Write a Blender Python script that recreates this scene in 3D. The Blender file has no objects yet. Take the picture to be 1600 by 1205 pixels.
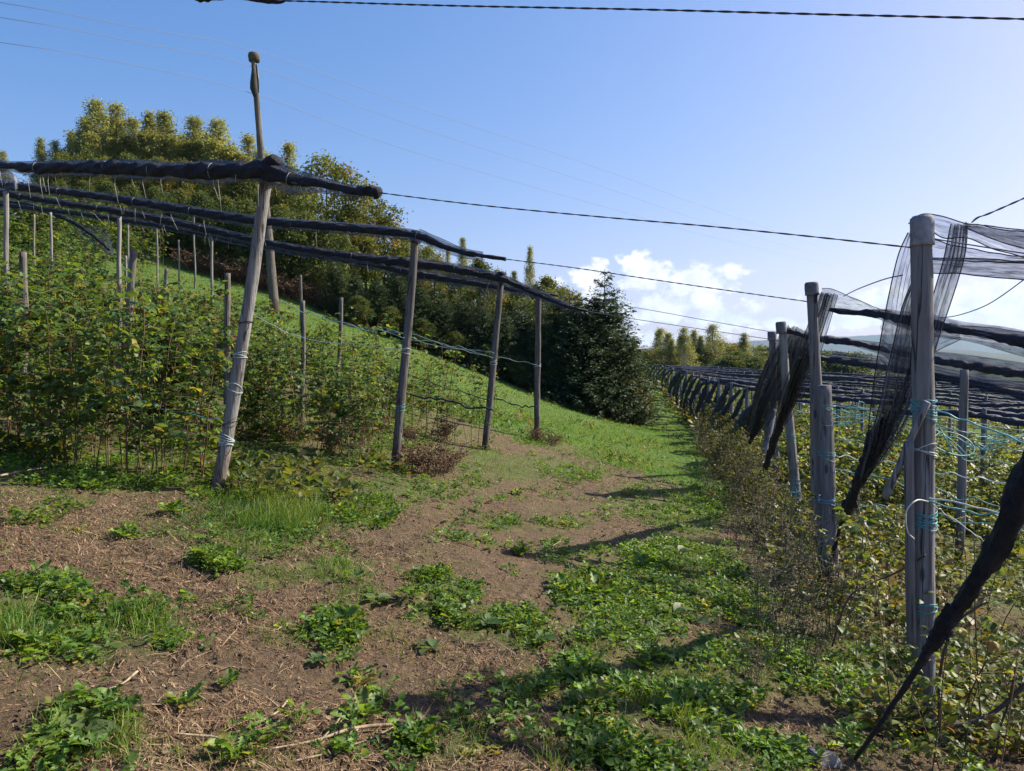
import bpy, bmesh, math, random
import numpy as np
from mathutils import Vector
R = np.random.default_rng(7)
random.seed(7)
S = bpy.context.scene
COL = S.collection
rad = math.radians

# ------------------------------------------------------------------ camera
CAMZ = 1.6
PITCH = rad(1.79)
cd = bpy.data.cameras.new('camera'); cam = bpy.data.objects.new('camera', cd); COL.objects.link(cam)
cam.location = (0, 0, CAMZ); cam.rotation_euler = (rad(90) - PITCH, 0, 0)
cd.sensor_width = 36; cd.lens = 27; cd.clip_start = 0.05; cd.clip_end = 20000
S.camera = cam

# ------------------------------------------------------------------ light
SUN_AZ, SUN_EL = rad(70), rad(37)          # azimuth to the right of straight ahead
W = bpy.data.worlds.new('World'); S.world = W; W.use_nodes = True
nt = W.node_tree; nt.nodes.clear()
def N(t, kind, **kw):
    n = t.nodes.new(kind)
    for k, v in kw.items(): setattr(n, k, v)
    return n
def link(t, a, b): t.links.new(a, b)
def M(t, op, a, b=None, c=None, clamp=False):
    n = t.nodes.new('ShaderNodeMath'); n.operation = op; n.use_clamp = clamp
    for i, v in enumerate((a, b, c)):
        if v is None: continue
        if isinstance(v, (int, float)): n.inputs[i].default_value = v
        else: t.links.new(v, n.inputs[i])
    return n.outputs[0]
sky = N(nt, 'ShaderNodeTexSky', sky_type='NISHITA', sun_disc=False, sun_elevation=SUN_EL, sun_rotation=SUN_AZ,
        altitude=300, air_density=1.0, dust_density=1.9, ozone_density=2.2)
SKY_STRENGTH = 0.11
CLOUD = 5.6
tc = N(nt, 'ShaderNodeTexCoord'); sp = N(nt, 'ShaderNodeSeparateXYZ'); link(nt, tc.outputs['Generated'], sp.inputs[0])
az = M(nt, 'ARCTAN2', sp.outputs[0], sp.outputs[1]); el = M(nt, 'ARCSINE', sp.outputs[2])
cv = N(nt, 'ShaderNodeCombineXYZ'); link(nt, az, cv.inputs[0]); link(nt, el, cv.inputs[1])
def wnoise(scale, detail, sx=1, sy=1, off=0):
    m = N(nt, 'ShaderNodeMapping'); m.inputs['Scale'].default_value = (sx, sy, 1); m.inputs['Location'].default_value = (off, off, off)
    link(nt, cv.outputs[0], m.inputs[0])
    n = N(nt, 'ShaderNodeTexNoise'); n.inputs['Scale'].default_value = scale; n.inputs['Detail'].default_value = detail
    n.inputs['Roughness'].default_value = .58
    link(nt, m.outputs[0], n.inputs[0]); return n.outputs[0]
n1 = wnoise(34, 9, 1, 1.25); n2 = wnoise(7, 6, 1, 4.5, 3.1); n3 = wnoise(90, 6, 1, 1, 7)
def AE(px, py):
    x, y, z = (px - 800) / 1200, 1.0, (565 - py) / 1200
    return math.atan2(x, y), math.atan2(z, math.hypot(x, y))
dens = None
for px, py, rx, ry, k in ((1005, 430, 52, 42, 1), (1085, 440, 70, 32, 1), (925, 432, 40, 30, 1), (862, 448, 34, 16, .8), (1135, 428, 46, 14, .8),
                          (1040, 478, 95, 36, .95), (1130, 492, 90, 26, .85), (1010, 530, 130, 16, .7), (1160, 426, 26, 8, .8), (915, 470, 50, 22, .8),
                          (1210, 500, 55, 16, .7), (1420, 472, 160, 26, .75), (1560, 478, 140, 34, .8), (1330, 500, 120, 16, .6)):
    a0, e0 = AE(px, py)
    u = M(nt, 'DIVIDE', M(nt, 'SUBTRACT', az, a0), rx / 1200 * .9); v = M(nt, 'DIVIDE', M(nt, 'SUBTRACT', el, e0), ry / 1200 * .95)
    d = M(nt, 'MULTIPLY', M(nt, 'SUBTRACT', 1.0, M(nt, 'SQRT', M(nt, 'ADD', M(nt, 'MULTIPLY', u, u), M(nt, 'MULTIPLY', v, v)))), k)
    dens = d if dens is None else M(nt, 'SMOOTH_MAX', dens, d, .25)
# lumpy edge
dd = M(nt, 'ADD', M(nt, 'ADD', dens, M(nt, 'MULTIPLY', M(nt, 'SUBTRACT', n1, .5), 2.4)), M(nt, 'MULTIPLY', M(nt, 'SUBTRACT', n3, .5), .5))
mr = N(nt, 'ShaderNodeMapRange', interpolation_type='SMOOTHSTEP'); link(nt, dd, mr.inputs[0])
mr.inputs[1].default_value = .02; mr.inputs[2].default_value = .46
# thin low veil of cloud all along the horizon
band = N(nt, 'ShaderNodeMapRange', interpolation_type='SMOOTHSTEP'); link(nt, el, band.inputs[0])
band.inputs[1].default_value = .09; band.inputs[2].default_value = .015
vb = M(nt, 'MULTIPLY', band.outputs[0], M(nt, 'MULTIPLY', M(nt, 'SUBTRACT', n2, .28), 2.0, clamp=True), clamp=True)
cl = M(nt, 'MAXIMUM', mr.outputs[0], M(nt, 'MULTIPLY', vb, .32))
shade = N(nt, 'ShaderNodeMapRange'); link(nt, n1, shade.inputs[0]); shade.inputs[1].default_value = .3; shade.inputs[2].default_value = .62
shade.inputs[3].default_value = .15; shade.inputs[4].default_value = 1.02
cc = N(nt, 'ShaderNodeMix', data_type='RGBA'); link(nt, shade.outputs[0], cc.inputs[0])
cc.inputs[6].default_value = (CLOUD * .60, CLOUD * .66, CLOUD * .84, 1); cc.inputs[7].default_value = (CLOUD, CLOUD, CLOUD * 1.0, 1)
sm = N(nt, 'ShaderNodeMix', data_type='RGBA'); link(nt, cl, sm.inputs[0]); hs = N(nt, 'ShaderNodeHueSaturation'); hs.inputs['Saturation'].default_value = 1.33; link(nt, sky.outputs[0], hs.inputs['Color'])
hm = N(nt, 'ShaderNodeMix', data_type='RGBA', blend_type='MULTIPLY'); hm.inputs[0].default_value = 1; hm.inputs[7].default_value = (1.06, .935, 1.12, 1); 
def VM(op, a, b):
    n = N(nt, 'ShaderNodeVectorMath', operation=op); link(nt, a, n.inputs[0])
    if isinstance(b, tuple): n.inputs[1].default_value = b
    else: link(nt, b, n.inputs[1])
    return n.outputs[0]
link(nt, VM('DIVIDE', VM('MULTIPLY', hs.outputs[0], (1.19,) * 3), VM('ADD', VM('MULTIPLY', hs.outputs[0], (.115,) * 3), (1., 1., 1.))), hm.inputs[6]); link(nt, hm.outputs[2], sm.inputs[6]); link(nt, cc.outputs[2], sm.inputs[7])
bg = N(nt, 'ShaderNodeBackground'); bg.inputs[1].default_value = SKY_STRENGTH; link(nt, sm.outputs[2], bg.inputs[0])
wo = N(nt, 'ShaderNodeOutputWorld'); link(nt, bg.outputs[0], wo.inputs[0])

sd = bpy.data.lights.new('sun', 'SUN'); sun = bpy.data.objects.new('sun', sd); COL.objects.link(sun)
sd.energy = 5.0; sd.angle = rad(.53); sd.color = (1, .92, .77)
SUNV = Vector((math.sin(SUN_AZ) * math.cos(SUN_EL), math.cos(SUN_AZ) * math.cos(SUN_EL), math.sin(SUN_EL)))
sun.rotation_euler = SUNV.to_track_quat('Z', 'Y').to_euler(); sun.location = SUNV * 60
S.view_settings.view_transform = 'Standard'; S.view_settings.look = 'None'; S.view_settings.gamma = 1
S.view_settings.exposure = 0.98
S.cycles.transparent_max_bounces = 40; S.cycles.max_bounces = 8; S.cycles.transmission_bounces = 6

# ------------------------------------------------------------------ pixel <-> place
FWD = np.array([0, math.cos(PITCH), -math.sin(PITCH)]); UPV = np.array([0, math.sin(PITCH), math.cos(PITCH)])
def ray(px, py):
    u, v = (px - 800) / 1200, (602.5 - py) / 1200
    d = FWD + v * UPV; d = d + np.array([u, 0, 0]); return d
def P(px, py, Y):                                   # the point seen there, Y metres ahead
    d = ray(px, py); p = d * (Y / d[1]); return np.array([p[0], p[1], p[2] + CAMZ])
def project(x, y, z):
    z = z - CAMZ
    f = y * FWD[1] + z * FWD[2]; up = y * UPV[1] + z * UPV[2]; f = np.where(f < .05, .05, f)
    return 800 + 1200 * x / f, 602.5 - 1200 * up / f

# ------------------------------------------------------------------ noise and terrain
def hash2(i, j, s):
    h = np.sin(i * 127.1 + j * 311.7 + s * 74.7) * 43758.5453
    return h - np.floor(h)
def vnoise(x, y, s=0):
    i, j = np.floor(x), np.floor(y); f, g = x - i, y - j
    f = f * f * (3 - 2 * f); g = g * g * (3 - 2 * g)
    a, b, c, d = hash2(i, j, s), hash2(i + 1, j, s), hash2(i, j + 1, s), hash2(i + 1, j + 1, s)
    return a + (b - a) * f + (c - a) * g + (a - b - c + d) * f * g
def fbm(x, y, s=0, o=4):
    t, a, k = 0, .5, 1.0
    for q in range(o): t = t + a * vnoise(x * k + 17.3 * q, y * k - 9.1 * q, s + q); a *= .5; k *= 2.03
    return t
CP = np.array([(-2.6, 6.8, -1.19), (-1.4, 9.5, -1.35), (-.37, 12.8, -1.49), (.45, 15.4, -1.56), (2.36, 4.39, -2.15), (3.1, 7.6, -2.2),
 (4.2, 11.7, -2.39), (4.85, 14.1, -2.45), (0, 3, -1.62), (0, 0, -1.6), (-2, 3, -1.27), (2, 3, -2.02), (-5.4, 8.1, -.9), (-8.6, 12.85, -.02), (-4, 3.5, -.95),
 (-5, 17, .1), (-12.2, 18.3, 1.3), (-13, 28, 3.65), (-5.4, 27, 1.24), (2.25, 27, -1.69), (4.4, 29, -2.3), (-27, 40, 7.6), (-16, 42, 6.4), (-4, 42, 3.6), (4, 45, .6),
 (8.2, 29, -2.75), (9.3, 40, -2.75), (10.5, 55, -2.7), (7, 20, -2.75), (10, 8, -2.95), (16, 20, -3.6), (10, 15, -2.95), (25, 40, -4.4), (22, 62, -3.8), (5, 2, -2.55), (45, 70, -6.5),
 (12, 100, -2.6), (30, 110, -4.0), (-10, 70, 6), (-35, 60, 10), (-45, 20, 9), (-20, 10, 2.2), (-12, 0, .4), (20, 0, -4.5), (50, 30, -8), (0, -8, -1.7), (3, 20.5, -2.1), (6, 24, -2.55)])
def tps_fit(cp, lam=.05):
    n = len(cp); d = np.hypot(cp[:, None, 0] - cp[None, :, 0], cp[:, None, 1] - cp[None, :, 1])
    K = np.where(d > 0, d * d * np.log(d + 1e-9), 0) + lam * np.eye(n)
    Pm = np.c_[np.ones(n), cp[:, :2]]
    A = np.block([[K, Pm], [Pm.T, np.zeros((3, 3))]])
    return np.linalg.solve(A, np.r_[cp[:, 2], 0, 0, 0])
TW = tps_fit(CP)
def tps(x, y):
    z = TW[-3] + TW[-2] * x + TW[-1] * y
    for k in range(len(CP)):
        d2 = (x - CP[k, 0]) ** 2 + (y - CP[k, 1]) ** 2
        z = z + TW[k] * d2 * .5 * np.log(d2 + 1e-9)
    return z
def H(x, y):
    x = np.asarray(x, float); y = np.asarray(y, float)
    xc, yc = np.clip(x, -60, 55), np.clip(y, -10, 115)
    z = tps(xc, yc) + CAMZ
    out = np.maximum(np.abs(x - xc), np.abs(y - yc))
    z = z - np.where(out > 0, 14 * (1 - np.exp(-out / 120)), 0)
    near = np.clip((16 - np.hypot(x, y)) / 10, 0.15, 1)
    z = z + near * (.10 * (fbm(x * 1.4, y * 1.4, 3) - .47) + .05 * (fbm(x * 6, y * 6, 9, 3) - .44)) + .12 * (fbm(x * .35, y * .35, 5, 3) - .44)
    soil = np.clip((9 - np.hypot(x, y)) / 4, 0, 1)
    z = z + soil * .034 * (np.abs(fbm(x * 19, y * 19, 21, 3) - .45) * 3)
    return z
def Hs(x, y): return float(H(np.array([x]), np.array([y]))[0])
def G(px, py):                                      # where the line of sight meets the ground
    d = ray(px, py); ts = np.concatenate([np.arange(1.2, 40, .06), np.arange(40, 200, .5)])
    pts = d[None] * ts[:, None]; h = H(pts[:, 0], pts[:, 1]); below = (pts[:, 2] + CAMZ) < h
    i = int(np.argmax(below)) if below.any() else len(ts) - 1
    return np.array([pts[i, 0], pts[i, 1], h[i]])

# ------------------------------------------------------------------ mesh helpers
class Geo:
    def __init__(s): s.V = []; s.F = []; s.C = []; s.n = 0
    def add(s, v, f, c=(1, 1, 1)):
        v = np.asarray(v, float).reshape(-1, 3); f = np.asarray(f, int).reshape(-1, 3)
        s.V.append(v); s.F.append(f + s.n); s.n += len(v)
        c = np.asarray(c, float); s.C.append(np.broadcast_to(c, (len(v), 3)) if c.ndim == 1 else c)
    def inst(s, tv, tf, loc, fr, sc, tint):         # many copies of a template: frames (n,3,3), scale (n,) or (n,3)
        n = len(loc); sc = np.asarray(sc, float); sc = sc[:, None] * np.ones(3) if sc.ndim == 1 else sc
        v = np.einsum('nij,nmj->nmi', fr, tv[None] * sc[:, None, :]) + loc[:, None, :]
        m = len(tv); f = tf[None] + (np.arange(n) * m)[:, None, None]
        s.add(v.reshape(-1, 3), f.reshape(-1, 3), np.repeat(tint, m, 0))
    def mesh(s, name, mat, smooth=True):
        me = bpy.data.meshes.new(name)
        V = np.concatenate(s.V); F = np.concatenate(s.F); C = np.concatenate(s.C)
        me.vertices.add(len(V)); me.vertices.foreach_set('co', V.astype(np.float32).ravel())
        me.loops.add(F.size); me.loops.foreach_set('vertex_index', F.astype(np.int32).ravel())
        me.polygons.add(len(F)); me.polygons.foreach_set('loop_start', np.arange(0, F.size, 3, dtype=np.int32))
        me.polygons.foreach_set('loop_total', np.full(len(F), 3, np.int32))
        me.polygons.foreach_set('use_smooth', np.full(len(F), smooth))
        at = me.color_attributes.new('tint', 'FLOAT_COLOR', 'POINT')
        at.data.foreach_set('color', np.c_[C, np.ones(len(C))].astype(np.float32).ravel())
        me.materials.append(mat); me.update(); me.validate(); return me
    def obj(s, name, mat, parent=None, smooth=True, loc=None):
        o = bpy.data.objects.new(name, s.mesh(name, mat, smooth)); COL.objects.link(o)
        if parent is not None: o.parent = parent
        if loc is not None: o.location = [float(q) for q in loc]
        return o
def norm(a): return a / (np.linalg.norm(a, axis=-1, keepdims=True) + 1e-12)
def frames(d, up):                                  # columns: side, along, normal
    d = norm(np.asarray(d, float)); s = norm(np.cross(d, up)); n = np.cross(s, d)
    return np.stack([s, d, n], -1)
def rdir(n, zlo=-1, zhi=1):
    a = R.uniform(0, 2 * np.pi, n); z = R.uniform(zlo, zhi, n); r = np.sqrt(1 - z * z)
    return np.c_[r * np.cos(a), r * np.sin(a), z]
def pal(n, cols, jit=.18):
    w = np.array([c[0] for c in cols], float); k = R.choice(len(cols), n, p=w / w.sum())
    k2 = R.choice(len(cols), n, p=w / w.sum()); c = np.array([c[1] for c in cols])
    t = R.uniform(0, .35, n)[:, None]
    return np.clip((c[k] * (1 - t) + c[k2] * t) * R.uniform(1 - jit, 1 + jit, (n, 1)), 0, 1)
def tube(g, pts, r, sides=8, col=(1, 1, 1), cap=True, lump=0, lf=3.0, seed=0, flat=1.0, ridge=0, tw=6.):
    pts = np.asarray(pts, float); n = len(pts); r = np.broadcast_to(np.asarray(r, float), (n,))
    t = norm(np.gradient(pts, axis=0)); ref = np.array([0, 0, 1.]) if abs(t[:, 2]).mean() < .8 else np.array([0, 1., 0])
    s = norm(np.cross(t, ref)); u = np.cross(s, t)
    a = np.linspace(0, 2 * np.pi, sides, endpoint=False)
    rr = r[:, None] * np.ones(sides)
    if lump:
        L = np.r_[0, np.cumsum(np.linalg.norm(np.diff(pts, axis=0), axis=1))]
        rr = rr * (1 + lump * 2 * (vnoise(L[:, None] * lf + seed, np.cos(a)[None] * 1.3 + seed * 3 + 5, 1) + vnoise(L[:, None] * lf * 2.7, np.sin(a)[None] * 2 + seed + 9, 2) - 1.0))
    if ridge:
        L = np.r_[0, np.cumsum(np.linalg.norm(np.diff(pts, axis=0), axis=1))]
        rr = rr * (1 + ridge * np.cos(4 * (a[None] - L[:, None] * tw) + seed) + ridge * .6 * np.cos(7 * (a[None] + L[:, None] * tw * .6) + 2 * seed))
    v = pts[:, None] + rr[..., None] * (np.cos(a)[None, :, None] * s[:, None] * flat + np.sin(a)[None, :, None] * u[:, None])
    i = np.arange(n - 1)[:, None] * sides; j = np.arange(sides)[None]; k = (j + 1) % sides
    f = np.concatenate([np.stack([i + j, i + k, i + sides + k], -1).reshape(-1, 3), np.stack([i + j, i + sides + k, i + sides + j], -1).reshape(-1, 3)])
    v = v.reshape(-1, 3)
    if cap:
        v = np.r_[v, pts[:1], pts[-1:]]; e = n * sides; jj = np.arange(sides); kk = (jj + 1) % sides
        f = np.r_[f, np.c_[kk, jj, np.full(sides, e)], np.c_[(n - 1) * sides + jj, (n - 1) * sides + kk, np.full(sides, e + 1)]]
    c = np.asarray(col, float)
    g.add(v, f[:, ::-1], c if c.ndim == 1 else np.r_[np.repeat(c, sides, 0), c[:1], c[-1:]][:len(v)])
def smooth_path(pts, n):
    pts = np.asarray(pts, float); k = len(pts)
    if k == 2: return pts[0] + (pts[1] - pts[0]) * np.linspace(0, 1, n)[:, None]
    L = np.r_[0, np.cumsum(np.linalg.norm(np.diff(pts, axis=0), axis=1))]
    p = np.r_[[2 * pts[0] - pts[1]], pts, [2 * pts[-1] - pts[-2]]]; out = []
    for q in np.linspace(0, L[-1], n):
        i = min(max(int(np.searchsorted(L, q, 'right')) - 1, 0), k - 2); t = (q - L[i]) / (L[i + 1] - L[i] + 1e-9)
        a, b, c, d = p[i], p[i + 1], p[i + 2], p[i + 3]
        out.append(.5 * (2 * b + (c - a) * t + (2 * a - 5 * b + 4 * c - d) * t * t + (3 * b - a - 3 * c + d) * t ** 3))
    return np.array(out)
def interp(vals, n): return np.interp(np.linspace(0, 1, n), np.linspace(0, 1, len(vals)), vals)

# leaf templates (y along the leaf, z its normal)
def leaf_t(w=.36, fold=.10, droop=.16):
    mid = [(0, 0, 0), (0, .33, .02), (0, .68, -.03), (0, 1, -droop)]
    v = list(mid)
    for sx in (-1, 1): v += [(sx * w * .72, .17, fold), (sx * w, .42, fold), (sx * w * .62, .76, fold * .6 - .05)]
    f = []
    for o, fl in ((4, 0), (7, 1)):
        a = [(0, 1, o), (o, 1, o + 1), (1, 2, o + 1), (o + 1, 2, o + 2), (2, 3, o + 2)]
        f += [t if fl else t[::-1] for t in a]
    return np.array(v, float), np.array(f)
LEAF = leaf_t(); LANCE = leaf_t(.17, .05, .30); ROUND = leaf_t(.46, .06, .1)
DIA = (np.array([(0, 0, 0), (.42, .45, .10), (0, 1, -.1), (-.42, .45, .10)], float), np.array([(0, 1, 2), (0, 2, 3)]))
def jag_t():
    ys = [0, .2, .3, .42, .5, .62, .7, .82, .88, 1]; ws = [.02, .05, .13, .07, .19, .10, .22, .16, .17, .0]; v = []; f = []
    for y_, w_ in zip(ys, ws): v += [(-w_, y_ - .05 * (w_ > .12), .05 * (w_ > .1)), (0, y_, -.22 * y_ * y_ + .05 * y_), (w_, y_ - .05 * (w_ > .12), .05 * (w_ > .1))]
    for k in range(len(ys) - 1):
        a = 3 * k; f += [(a, a + 1, a + 4), (a, a + 4, a + 3), (a + 1, a + 2, a + 5), (a + 1, a + 5, a + 4)]
    return np.array(v, float), np.array(f)
JAG = jag_t()
BLADE = (np.array([(-.5, 0, 0), (.5, 0, 0), (-.42, .4, .06), (.42, .4, .06), (-.25, .75, .22), (.25, .75, .22), (0, 1, .45)], float),
         np.array([(0, 1, 3), (0, 3, 2), (2, 3, 5), (2, 5, 4), (4, 5, 6)]))
STRAW = (np.array([(-.5, 0, 0), (.5, 0, 0), (.5, .5, .5), (-.5, .5, .5), (0, 1, 0), (0, .5, 1.2)], float), np.array([(0, 1, 2), (0, 2, 3), (3, 2, 4), (0, 1, 5), (3, 2, 5)]))

# ------------------------------------------------------------------ materials
def mat(name):
    m = bpy.data.materials.new(name); m.use_nodes = True; t = m.node_tree; t.nodes.clear()
    o = N(t, 'ShaderNodeOutputMaterial'); return m, t, o
def mixc(t, f, a, b, mode='MIX'):
    n = N(t, 'ShaderNodeMix', data_type='RGBA', blend_type=mode)
    for i, v in ((0, f), (6, a), (7, b)):
        if isinstance(v, (int, float)): n.inputs[i].default_value = v
        elif isinstance(v, tuple): n.inputs[i].default_value = (*v, 1)
        else: t.links.new(v, n.inputs[i])
    return n.outputs[2]
def noise(t, scale, detail=5, rough=.55, vec=None, sc=None, dist=0):
    n = N(t, 'ShaderNodeTexNoise'); n.inputs['Scale'].default_value = scale; n.inputs['Detail'].default_value = detail; n.inputs['Roughness'].default_value = rough
    n.inputs['Distortion'].default_value = dist
    if vec is None: vec = N(t, 'ShaderNodeTexCoord').outputs['Object']
    if sc: mp = N(t, 'ShaderNodeMapping'); mp.inputs['Scale'].default_value = sc; t.links.new(vec, mp.inputs[0]); vec = mp.outputs[0]
    t.links.new(vec, n.inputs[0]); return n.outputs[0]
def rng(t, x, a, b, c=0., d=1.):
    n = N(t, 'ShaderNodeMapRange'); t.links.new(x, n.inputs[0])
    for i, v in enumerate((a, b, c, d)): n.inputs[i + 1].default_value = v
    return n.outputs[0]
def bump(t, h, s, dist): 
    b = N(t, 'ShaderNodeBump'); b.inputs['Strength'].default_value = s; b.inputs['Distance'].default_value = dist; t.links.new(h, b.inputs['Height']); return b.outputs[0]
def leaf_mat(name, trans=.42, rough=.5, spec=.3, tcol=1.6):
    m, t, o = mat(name); a = N(t, 'ShaderNodeAttribute', attribute_name='tint')
    p = N(t, 'ShaderNodeBsdfPrincipled'); p.inputs['Roughness'].default_value = rough; p.inputs['Specular IOR Level'].default_value = spec
    nz = noise(t, 60, 3); c = mixc(t, rng(t, nz, .3, .7, 0, .35), a.outputs['Color'], mixc(t, 1., a.outputs['Color'], (.55, .5, .4), 'MULTIPLY'))
    t.links.new(c, p.inputs['Base Color'])
    tr = N(t, 'ShaderNodeBsdfTranslucent'); t.links.new(mixc(t, 1., a.outputs['Color'], (tcol * 1.15, tcol, tcol * .35), 'MULTIPLY'), tr.inputs[0])
    mx = N(t, 'ShaderNodeMixShader'); mx.inputs[0].default_value = trans; t.links.new(p.outputs[0], mx.inputs[1]); t.links.new(tr.outputs[0], mx.inputs[2])
    t.links.new(mx.outputs[0], o.inputs[0]); return m
def tint_mat(name, rough=.85, spec=.2, bscale=40, bs=.4, bd=.01, sc=None, var=.5):
    m, t, o = mat(name); a = N(t, 'ShaderNodeAttribute', attribute_name='tint')
    p = N(t, 'ShaderNodeBsdfPrincipled'); p.inputs['Roughness'].default_value = rough; p.inputs['Specular IOR Level'].default_value = spec
    nz = noise(t, bscale, 6, .6, sc=sc)
    c = mixc(t, 1., a.outputs['Color'], mixc(t, rng(t, nz, .3, .7), (1 - var,) * 3, (1 + var * .5,) * 3), 'MULTIPLY')
    t.links.new(c, p.inputs['Base Color']); t.links.new(bump(t, nz, bs, bd), p.inputs['Normal']); t.links.new(p.outputs[0], o.inputs[0]); return m
LEAFM = leaf_mat('leaf', rough=.5, spec=.38); GRASSM = leaf_mat('grass_blade', .35, .5, .3, 1.4); NEEDLE = leaf_mat('needle', .15, .6, .2, 1.2)
TREELEAF = leaf_mat('tree_leaf', .42, .5, .25, 1.5)
DRY = tint_mat('dry_plant', .8, .2, 60, .2, .002); BARK = tint_mat('bark', .9, .1, 18, .7, .03, (1, 1, .25))
TWINE = tint_mat('twine', .55, .4, 200, .2, .001, var=.3); WIREM = tint_mat('wire', .5, .5, 80, .2, .001, var=.3); STONE = tint_mat('stone', .85, .3, 14, .6, .02)
def wood_mat():
    m, t, o = mat('weathered_post_wood'); tcn = N(t, 'ShaderNodeTexCoord').outputs['Object']
    a = N(t, 'ShaderNodeAttribute', attribute_name='tint')
    g1 = noise(t, 26, 8, .65, tcn, (1, 1, .045), .6); g2 = noise(t, 5, 5, .6, tcn, (1, 1, .4)); g3 = noise(t, 70, 4, .6, tcn, (1, 1, .03))
    c = mixc(t, rng(t, g1, .32, .68), (.125, .122, .125), (.345, .338, .338)); c = mixc(t, rng(t, g2, .35, .7, 0, .55), c, (.20, .17, .14))
    c = mixc(t, rng(t, g3, .57, .68, 0, .85), c, (.05, .042, .038))
    ck = noise(t, 9, 3, .5, tcn, (1, 1, .05), .8); ckd = M(t, 'ABSOLUTE', M(t, 'SUBTRACT', ck, .5)); c = mixc(t, M(t, 'MULTIPLY', rng(t, ckd, .004, .016, .9, 0), rng(t, g2, .42, .5, 0, 1)), c, (.03, .026, .024))
    c = mixc(t, rng(t, noise(t, 2.2, 5, .6, tcn, (1, 1, .5)), .5, .7, 0, .5), c, (.10, .10, .075))
    vo = N(t, 'ShaderNodeTexVoronoi'); vo.inputs['Scale'].default_value = 3.4; mp = N(t, 'ShaderNodeMapping'); mp.inputs['Scale'].default_value = (2.2, 2.2, .8); t.links.new(tcn, mp.inputs[0]); t.links.new(mp.outputs[0], vo.inputs[0])
    c = mixc(t, rng(t, vo.outputs['Distance'], .10, .16, .8, 0), c, (.06, .05, .045))
    szz = N(t, 'ShaderNodeSeparateXYZ'); t.links.new(tcn, szz.inputs[0]); mud = M(t, 'ADD', szz.outputs[2], M(t, 'MULTIPLY', noise(t, 9, 4), -.5))
    c = mixc(t, rng(t, mud, -.08, .22, .75, 0), c, (.13, .09, .06))
    c = mixc(t, 1., c, a.outputs['Color'], 'MULTIPLY')
    p = N(t, 'ShaderNodeBsdfPrincipled'); p.inputs['Roughness'].default_value = .85; p.inputs['Specular IOR Level'].default_value = .2
    t.links.new(c, p.inputs['Base Color']); hh = M(t, 'ADD', M(t, 'ADD', M(t, 'MULTIPLY', g1, .7), M(t, 'MULTIPLY', g3, -.6)), rng(t, ckd, .0, .02, -.6, 0))
    t.links.new(bump(t, hh, .8, .02), p.inputs['Normal']); t.links.new(p.outputs[0], o.inputs[0]); return m
WOOD = wood_mat()
def net_mat(name, cover, strip):                     # knitted hail net: threads with air between them, denser along its folds
    m, t, o = mat(name); a = N(t, 'ShaderNodeAttribute', attribute_name='uvw')
    sx = N(t, 'ShaderNodeSeparateXYZ'); t.links.new(a.outputs['Vector'], sx.inputs[0])
    f1 = noise(t, 1, 5, .6, a.outputs['Vector'], (strip, 1.2, 1)); f2 = noise(t, 1, 3, .5, a.outputs['Vector'], (strip * 4.5, 2.5, 1)); f3 = noise(t, 300, 2, .5, a.outputs['Vector'], (1, 1, 1))
    d = M(t, 'ADD', M(t, 'MULTIPLY', rng(t, f1, .46, .85), .55), M(t, 'MULTIPLY', rng(t, f2, .5, .75), .35))
    d = M(t, 'ADD', d, cover, clamp=True); d = M(t, 'MULTIPLY', d, rng(t, f3, .3, .7, .6, 1.25), clamp=True)
    p = N(t, 'ShaderNodeBsdfPrincipled'); p.inputs['Base Color'].default_value = (.075, .09, .15, 1); p.inputs['Roughness'].default_value = .5; p.inputs['Specular IOR Level'].default_value = .4
    tr = N(t, 'ShaderNodeBsdfTransparent'); mx = N(t, 'ShaderNodeMixShader'); t.links.new(d, mx.inputs[0]); t.links.new(tr.outputs[0], mx.inputs[1]); t.links.new(p.outputs[0], mx.inputs[2])
    t.links.new(mx.outputs[0], o.inputs[0]); return m
NETV = net_mat('open_net', .34, 4)
NETL = net_mat('half_gathered_net', .58, 6)
def roll_mat():
    m, t, o = mat('gathered_net'); p = N(t, 'ShaderNodeBsdfPrincipled'); p.inputs['Roughness'].default_value = .6; p.inputs['Specular IOR Level'].default_value = .35
    a = N(t, 'ShaderNodeAttribute', attribute_name='tint')
    g = noise(t, 26, 8, .7, None, None, 1.2); c = mixc(t, rng(t, g, .3, .75), (.005, .006, .012), (.028, .032, .05)); c = mixc(t, 1., c, a.outputs['Color'], 'MULTIPLY')
    t.links.new(c, p.inputs['Base Color']); t.links.new(bump(t, g, 1., .05), p.inputs['Normal']); t.links.new(p.outputs[0], o.inputs[0]); return m
ROLL = roll_mat()

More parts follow.
